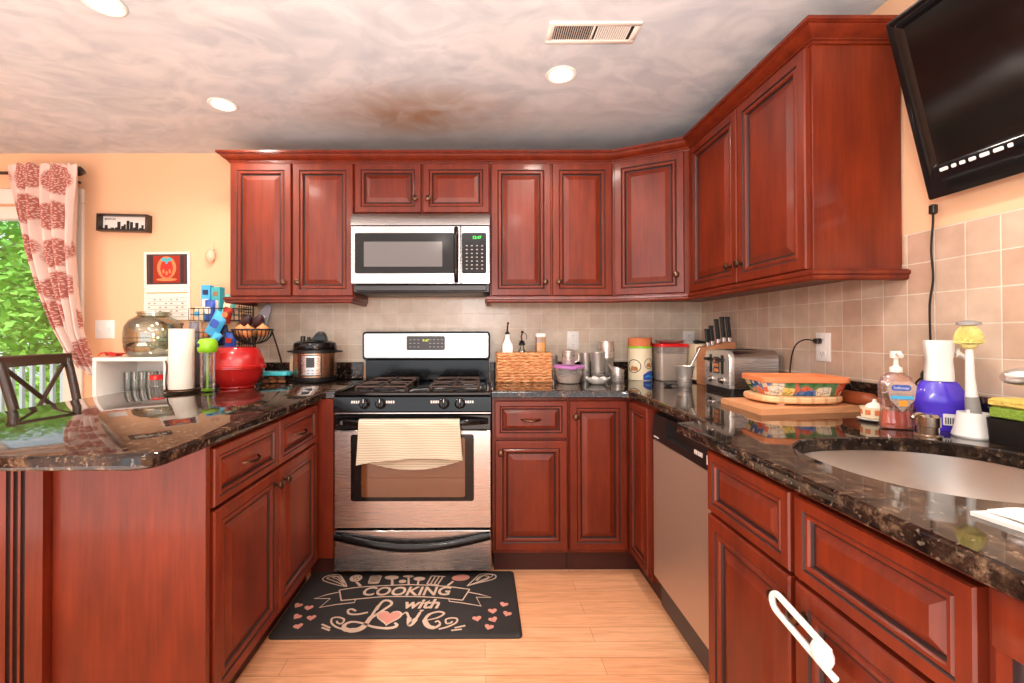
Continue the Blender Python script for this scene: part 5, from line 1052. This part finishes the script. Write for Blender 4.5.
# ------------------------------------------------------------------ left side: bookcase, wall things, curtain, chair
def left_side():
    x0, x1, y0, y1, zt = -1.468, -1.048, -.32, -.016, 1.064; th = .022
    t = T('bookcase', 'white open bookcase against the back wall behind the peninsula', 'bookcase', (-1.258, -.16, 0))
    MB().box(x0, x0 + th, y0, y1, 0, zt - th, .0015).build('side_panel', 'white', t, True); MB().box(x1 - th, x1, y0, y1, 0, zt - th, .0015).build('side_panel', 'white', t, True); MB().box(x0, x1, y0, y1, zt - th + .0002, zt, .0015).build('top', 'white', t, True)
    MB().box(x0 + th, x1 - th, y1 - .008, y1, .05, zt - th).build('back_panel', 'white', t, True)
    for z in (.05, .44, .83): MB().box(x0 + th, x1 - th, y0 + .004, y1 - .0085, z, z + .02, .0015).build('shelf', 'white', t, True)
    zs = .8505
    for i in range(8):
        x = -1.420 + .045 * (i % 4) + (.02 if i > 3 else 0); y = -.13 + .06 * (i // 4); lab = 'tall clear drinking glass inside the white bookcase'
        o = (b := MB()).lathe([(.018, 0), (.019, .002), (.0205, .116), (.019, .116), (.017, .006), (.002, .005)], 18).build('drinking_glass', 'clear'); o.location = (x, y, zs); tag(o, lab, 'glass', 'drinking glasses in the white bookcase')
    t = T('small_jar', 'small clear jar with a red lid inside the white bookcase', 'jar', (-1.19, -.20, zs)); MB().lathe([(.034, 0), (.038, .005), (.038, .07), (.033, .078)], 24, caps=(1, 0)).build('body', 'clear', t); MB().lathe([(.040, .0785), (.041, .084), (.041, .104), (.036, .107), (.003, .107)], 24).build('lid', 'red_plastic', t)
    t = tag((b := MB()).tube(smooth([(0, 0, .004), (.03, -.01, .02), (.05, .0, .012), (.075, -.012, .022), (.10, 0, .004)], 4), .006, 8).build('black_clip', 'black'), 'little black clip lying in front of the red-lidded jar', 'clip'); t.location = (-1.285, -.275, zs + .002)
    t = T('glass_jar', 'large round clear glass jar standing on top of the white bookcase', 'jar', (-1.240, -.165, zt)); b = MB()
    b.lathe([(.110, 0), (.122, .006), (.140, .04), (.145, .09), (.146, .14), (.140, .178), (.118, .214), (.090, .232), (.080, .240), (.080, .250), (.086, .252), (.086, .262), (.080, .264), (.075, .262), (.075, .242), (.086, .228), (.113, .210), (.134, .175), (.139, .10), (.134, .045), (.117, .014), (.003, .012)], 48)
    for z, r in ((.060, .1435), (.085, .1455), (.11, .1465)): b.tube([(r * cos(2 * pi * k / 48), r * sin(2 * pi * k / 48), z) for k in range(48)], .003, 6, closed=True)
    b.build('body', 'jar_glass', t)
    b = MB(); b.sheet(lambda u, v: (-1.455 + .098 * u, -.300 + .075 * v + .02 * (1 - u) * v, zt + .004 + .022 * abs(sin(3.2 * u + 1.2 * sin(5 * v))) * (1 - .4 * u)), 16, 14, .004, (0, 0, 1)); tag(b.build('napkin', 'red_cloth', angle=80), 'crumpled red cloth napkin at the left end of the bookcase top', 'napkin')
    # framed skyline
    t = T('box_frame', 'small dark box frame with a black city skyline on the peach wall', 'picture frame', (-1.530, -.003, 1.893)); t.rotation_euler = (0, radians(1.4), 0); w, h = .158, .054
    b = MB(); b.box(-w, w, -.045, 0, h - .010, h, .001); b.box(-w, w, -.045, 0, -h, -h + .010, .001); b.box(-w, -w + .012, -.045, 0, -h + .010, h - .010, .001); b.box(w - .012, w, -.045, 0, -h + .010, h - .010, .001); b.build('frame', 'dark_wood', t)
    b = MB(); b.box(-w + .012, w - .012, -.008, -.001, -h + .010, h - .010); b.mat(1); F = FR(-.0082); z0 = -h + .010
    for xx, ww, hh in ((-.14, .02, .014), (-.125, .018, .034), (-.105, .02, .012), (-.085, .02, .018), (-.06, .018, .020), (-.045, .020, .056), (-.022, .016, .030), (-.008, .014, .040), (.012, .018, .064), (.034, .018, .056), (.052, .014, .022), (.068, .020, .052), (.090, .014, .020), (.104, .014, .038), (.120, .018, .014), (.138, .024, .020)): b.box(xx - ww / 2, xx + ww / 2, -.0092, -.0081, z0, z0 + hh)
    b.box(-w + .014, w - .014, -.0092, -.0081, z0, z0 + .010); b.text('BOSTON', .017, F @ Matrix.Translation((-.135, .022, .0012)), align='LEFT'); b.build('skyline_print', ['white_print', 'black'], t)
    # calendar
    t = T('wall_calendar', 'wall calendar with a red picture hanging above the glass jar', 'calendar', (-1.275, -.002, 1.715)); t.rotation_euler = (0, radians(-.6), 0)
    b = MB(); b.box(-.145, .145, -.006, -.001, -.225, 0); b.mat(1).box(-.128, .128, -.0075, -.0059, -.205, -.014); b.mat(2).box(-.112, .112, -.0085, -.0074, -.195, -.024); b.mat(3)
    for k in range(2): s = (-1, 1)[k]; b.box(s * .085, s * .11, -.0092, -.0084, -.195, -.024)
    b.mat(4); F = FR(-.0085)
    b.xf(F)
    def ell(xx, zz, a, c, z0=0): b.loft([[(xx + a * cos(k * pi / 10), zz + c * sin(k * pi / 10), z) for k in range(20)] for z in (0, z0 + .0009)])
    ell(0, -.10, .060, .072); b.mat(6); ell(0, -.105, .040, .058, .0003); b.mat(4); ell(0, -.175, .065, .010, .0005)
    for k in range(5): ell(-.04 + .02 * k, -.135 + .012 * (k % 2), .007, .014, .0006)
    b.mat(5); ell(-.018, -.048, .018, .012, .0006); ell(.018, -.048, .018, .012, .0006); ell(0, -.062, .010, .014, .0007)
    b.build('picture_page', ['paper', 'dark_grey', 'foil_red', 'plum', 'terracotta', 'teal', 'red_cloth'], t)
    b = MB(); b.loft([[(-.143, -.001, -.226), (.143, -.001, -.226), (.143, -.005, -.226), (-.143, -.005, -.226)], [(-.146, -.002, -.33), (.145, -.002, -.33), (.145, -.007, -.33), (-.146, -.007, -.33)], [(-.150, -.006, -.435), (.147, -.006, -.43), (.147, -.010, -.43), (-.150, -.010, -.435)]]); b.mat(1); b.xf(FR(-.0072))
    for k in range(6): b.box(-.125, .125, -.292 - .024 * k, -.290 - .024 * k, 0, .0022 + k * .0006)
    b.mat(2).box(-.13, .13, -.262, -.256, -.001, .001); b.mat(3)
    for k in range(5):
        for j in range(7):
            if (k * 7 + j) % 3: b.box(-.118 + .035 * j, -.106 + .035 * j, -.306 - .024 * k, -.299 - .024 * k, 0, .0024 + k * .0006)
    b.text('April', .022, Matrix.Translation((0, -.250, -.0008)), .0006) if False else None
    b.build('date_page', ['paper', 'grey_print', 'amber', 'grey_print'], t)
    t = T('wall_ornament', 'small dried ornament on a string beside the wall cabinet', 'ornament', (-.990, -.003, 1.66)); b = MB(); b.tube([(0, -.004, .05), (.002, -.003, .12), (0, -.002, .18)], .0012, 6); b.build('string', 'cream', t)
    b = MB(); b.lathe([(.004, -.015), (.018, -.008), (.030, .015), (.030, .040), (.020, .058), (.006, .068)], 18, sx=1, sy=.6, c=(0, -.022)); b.lathe([(.012, .060), (.020, .066), (.008, .080), (.003, .084)], 12, sy=.6, c=(.006, -.02)); b.build('dried_pod', 'peach', t)
    # plates on the walls
    def plate(name, lab, M, w, h, kind, cat):
        t = T(name, lab, cat, M.translation); R3 = M.to_3x3().to_4x4(); b = MB().xf(R3); P = rrect(-w / 2, w / 2, -h / 2, h / 2, .004); b.loft([[(x, y, .0003) for x, y in P], [(x, y, .004) for x, y in P], [(x, y, .006) for x, y in inset(P, .003)]]); b.build('cover_plate', 'white', t)
        if kind == 'switch':
            for x in (-w / 4, w / 4): b = MB().xf(R3); b.box(x - .005, x + .005, -.012, .012, .0062, .008); b.box(x - .004, x + .004, 0, .010, .008, .016, .001); b.build('toggle', 'white', t)
        else:
            for z in (-.028, .028) if h > w else ():
                b = MB().xf(R3); q = rrect(-.017, .017, z - .014, z + .014, .008); b.loft([[(x, y, .0062) for x, y in q], [(x, y, .0078) for x, y in q]]); b.mat(1); b.box(-.007, -.005, z - .003, z + .007, .0079, .0085); b.box(.005, .007, z - .003, z + .007, .0079, .0085); b.box(-.002, .002, z - .010, z - .006, .0079, .0085); b.build('socket', ['white', 'dark_grey'], t)
    plate('light_switch', 'white double light switch plate on the peach wall', frame((-1.668, 0, 1.226), (1, 0, 0), (0, -1, 0)), .122, .118, 'switch', 'switch')
    plate('wall_outlet', 'white outlet on the back tiles behind the creamer', frame((1.296, -.0085, 1.150), (1, 0, 0), (0, -1, 0)), .074, .118, 'outlet', 'outlet')
    plate('wall_outlet', 'white outlet on the back tiles in the corner behind the cream bin', frame((2.03, -.0085, 1.150), (1, 0, 0), (0, -1, 0)), .074, .118, 'outlet', 'outlet')
    plate('wall_outlet', 'white outlet on the right wall tiles with the toaster cord plugged in', frame((XR - .0085, -.998, 1.136), (0, -1, 0), (-1, 0, 0)), .074, .118, 'outlet', 'outlet')
    # curtain and rod
    t = T('curtain_rod', 'dark curtain rod with a leaf finial above the patio door', 'curtain rod', (-2.8, -.10, 2.183)); MB().tube([(-4.0, -.10, 2.183), (-1.79, -.10, 2.183)], .010, 10).build('rod', 'dark_wood', t, True)
    b = MB(); b.loft([[(-1.79 + .085 * f, -.10 - w_ * .5 * cos(k * pi / 6), 2.183 + w_ * sin(k * pi / 6) + .012 * sin(3 * f)) for k in range(12)] for f, w_ in ((0, .010), (.1, .016), (.35, .030), (.6, .030), (.85, .016), (1, .004))]); b.build('finial', 'dark_wood', t, True)
    b = MB(); b.tube([(-1.83, -.001, 2.157), (-1.83, -.05, 2.157), (-1.83, -.10, 2.170)], .008, 8); b.build('bracket', 'dark_wood', t, True)
    Z = [2.215, 2.16, 2.0, 1.711, 1.45, 1.22, 1.10, 1.02, .965]; LX = [-2.135, -2.135, -2.11, -2.056, -1.965, -1.865, -1.80, -1.745, -1.70]; RX = [-1.715, -1.715, -1.717, -1.722, -1.705, -1.676, -1.635, -1.595, -1.575]
    def ip(A, z):
        for i in range(len(Z) - 1):
            if z >= Z[i + 1] - 1e-9:
                f = (Z[i] - z) / (Z[i] - Z[i + 1]); f = max(0, min(1, f)); return A[i] * (1 - f) + A[i + 1] * f
        return A[-1]
    def cf(u, v):
        z = Z[0] + (Z[-1] - Z[0]) * v; s = z - .035 * v * v * (2 * u - 1); L, R = ip(LX, z), ip(RX, z); am = .027 * (.5 + .5 * min(1, v * 6))
        return (L + (R - L) * u + .006 * sin(9 * u + 4 * v), -.142 + am * sin(2 * pi * 5.5 * u + .8 * sin(3 * v)) + .008 * sin(17 * u), s + (.012 * abs(sin(2 * pi * 5 * u)) if v < .02 else 0))
    b = MB(); b.sheet(cf, 110, 60, .002, (0, -1, 0)); tag(b.build('curtain', 'curtain', angle=80), 'white curtain with dusty red medallions tied back beside the patio door', 'curtain')
    # counter chair
    t = T('counter_chair', 'dark wooden cross-back counter chair beside the patio door', 'chair', (-1.42, -.50, 0), radians(0)); sz = .66
    PA, PB = (-1.555, -.715), (-1.625, -.300)     # tops of the rear posts
    def post(p, name):
        b = MB(); b.tube(smooth([(p[0] + .01, p[1] + (.02 if p[1] < -.5 else -.02), 0), (p[0] + .075, p[1] + (.02 if p[1] < -.5 else -.02), .45), (p[0] + .085, p[1] + (.015 if p[1] < -.5 else -.015), .70), (p[0] + .055, p[1] + (.008 if p[1] < -.5 else -.008), .86), (p[0], p[1], 1.06)], 5), [.020] * 21, 10, flat=.8); b.build(name, 'dark_wood', t, True)
    post(PA, 'rear_post'); post(PB, 'rear_post')
    for p in ((-1.12, -.72), (-1.14, -.365)): MB().tube([(p[0], p[1], 0), (p[0] - .005, p[1], sz - .02)], [.016, .020], 10).build('leg', 'dark_wood', t, True)
    b = MB(); b.loft([[(x, y, z) for x, y in ((-1.50, -.70), (-1.545, -.345), (-1.12, -.345), (-1.08, -.75))][::-1] for z in (sz - .02, sz + .012)]); b.build('seat', 'dark_wood', t, True)
    b = MB(); L = []
    for k in range(13):
        f = k / 12; q = Vector((PA[0] + (PB[0] - PA[0]) * f - .02 * sin(pi * f), PA[1] - .02 + (PB[1] - PA[1] + .04) * f, 1.06)); L.append([q + Vector(w) for w in ((-.011, 0, -.026), (.011, 0, -.026), (.008, 0, .024), (-.002, 0, .030), (-.014, 0, .024))])
    b.loft(L); b.build('top_rail', 'dark_wood', t, True)
    for a, c in (((PA[0], PA[1] + .02, 1.035), (PB[0] + .082, PB[1] - .03, .70)), ((PB[0], PB[1] - .02, 1.035), (PA[0] + .082, PA[1] + .03, .70))):
        m_ = [(a[i] + c[i]) / 2 + (-.006 if i == 0 else 0) for i in range(3)]; b = MB(); b.tube([a, m_, c], .0095, 8, flat=1.3); b.build('cross_slat', 'dark_wood', t, True)
    for p, q in (((-1.13, -.70), (-1.145, -.365)), ((-1.50, -.70), (-1.56, -.32))): MB().tube([(p[0], p[1], .28), (q[0], q[1], .28)], .010, 8).build('stretcher', 'dark_wood', t, True)
left_side()
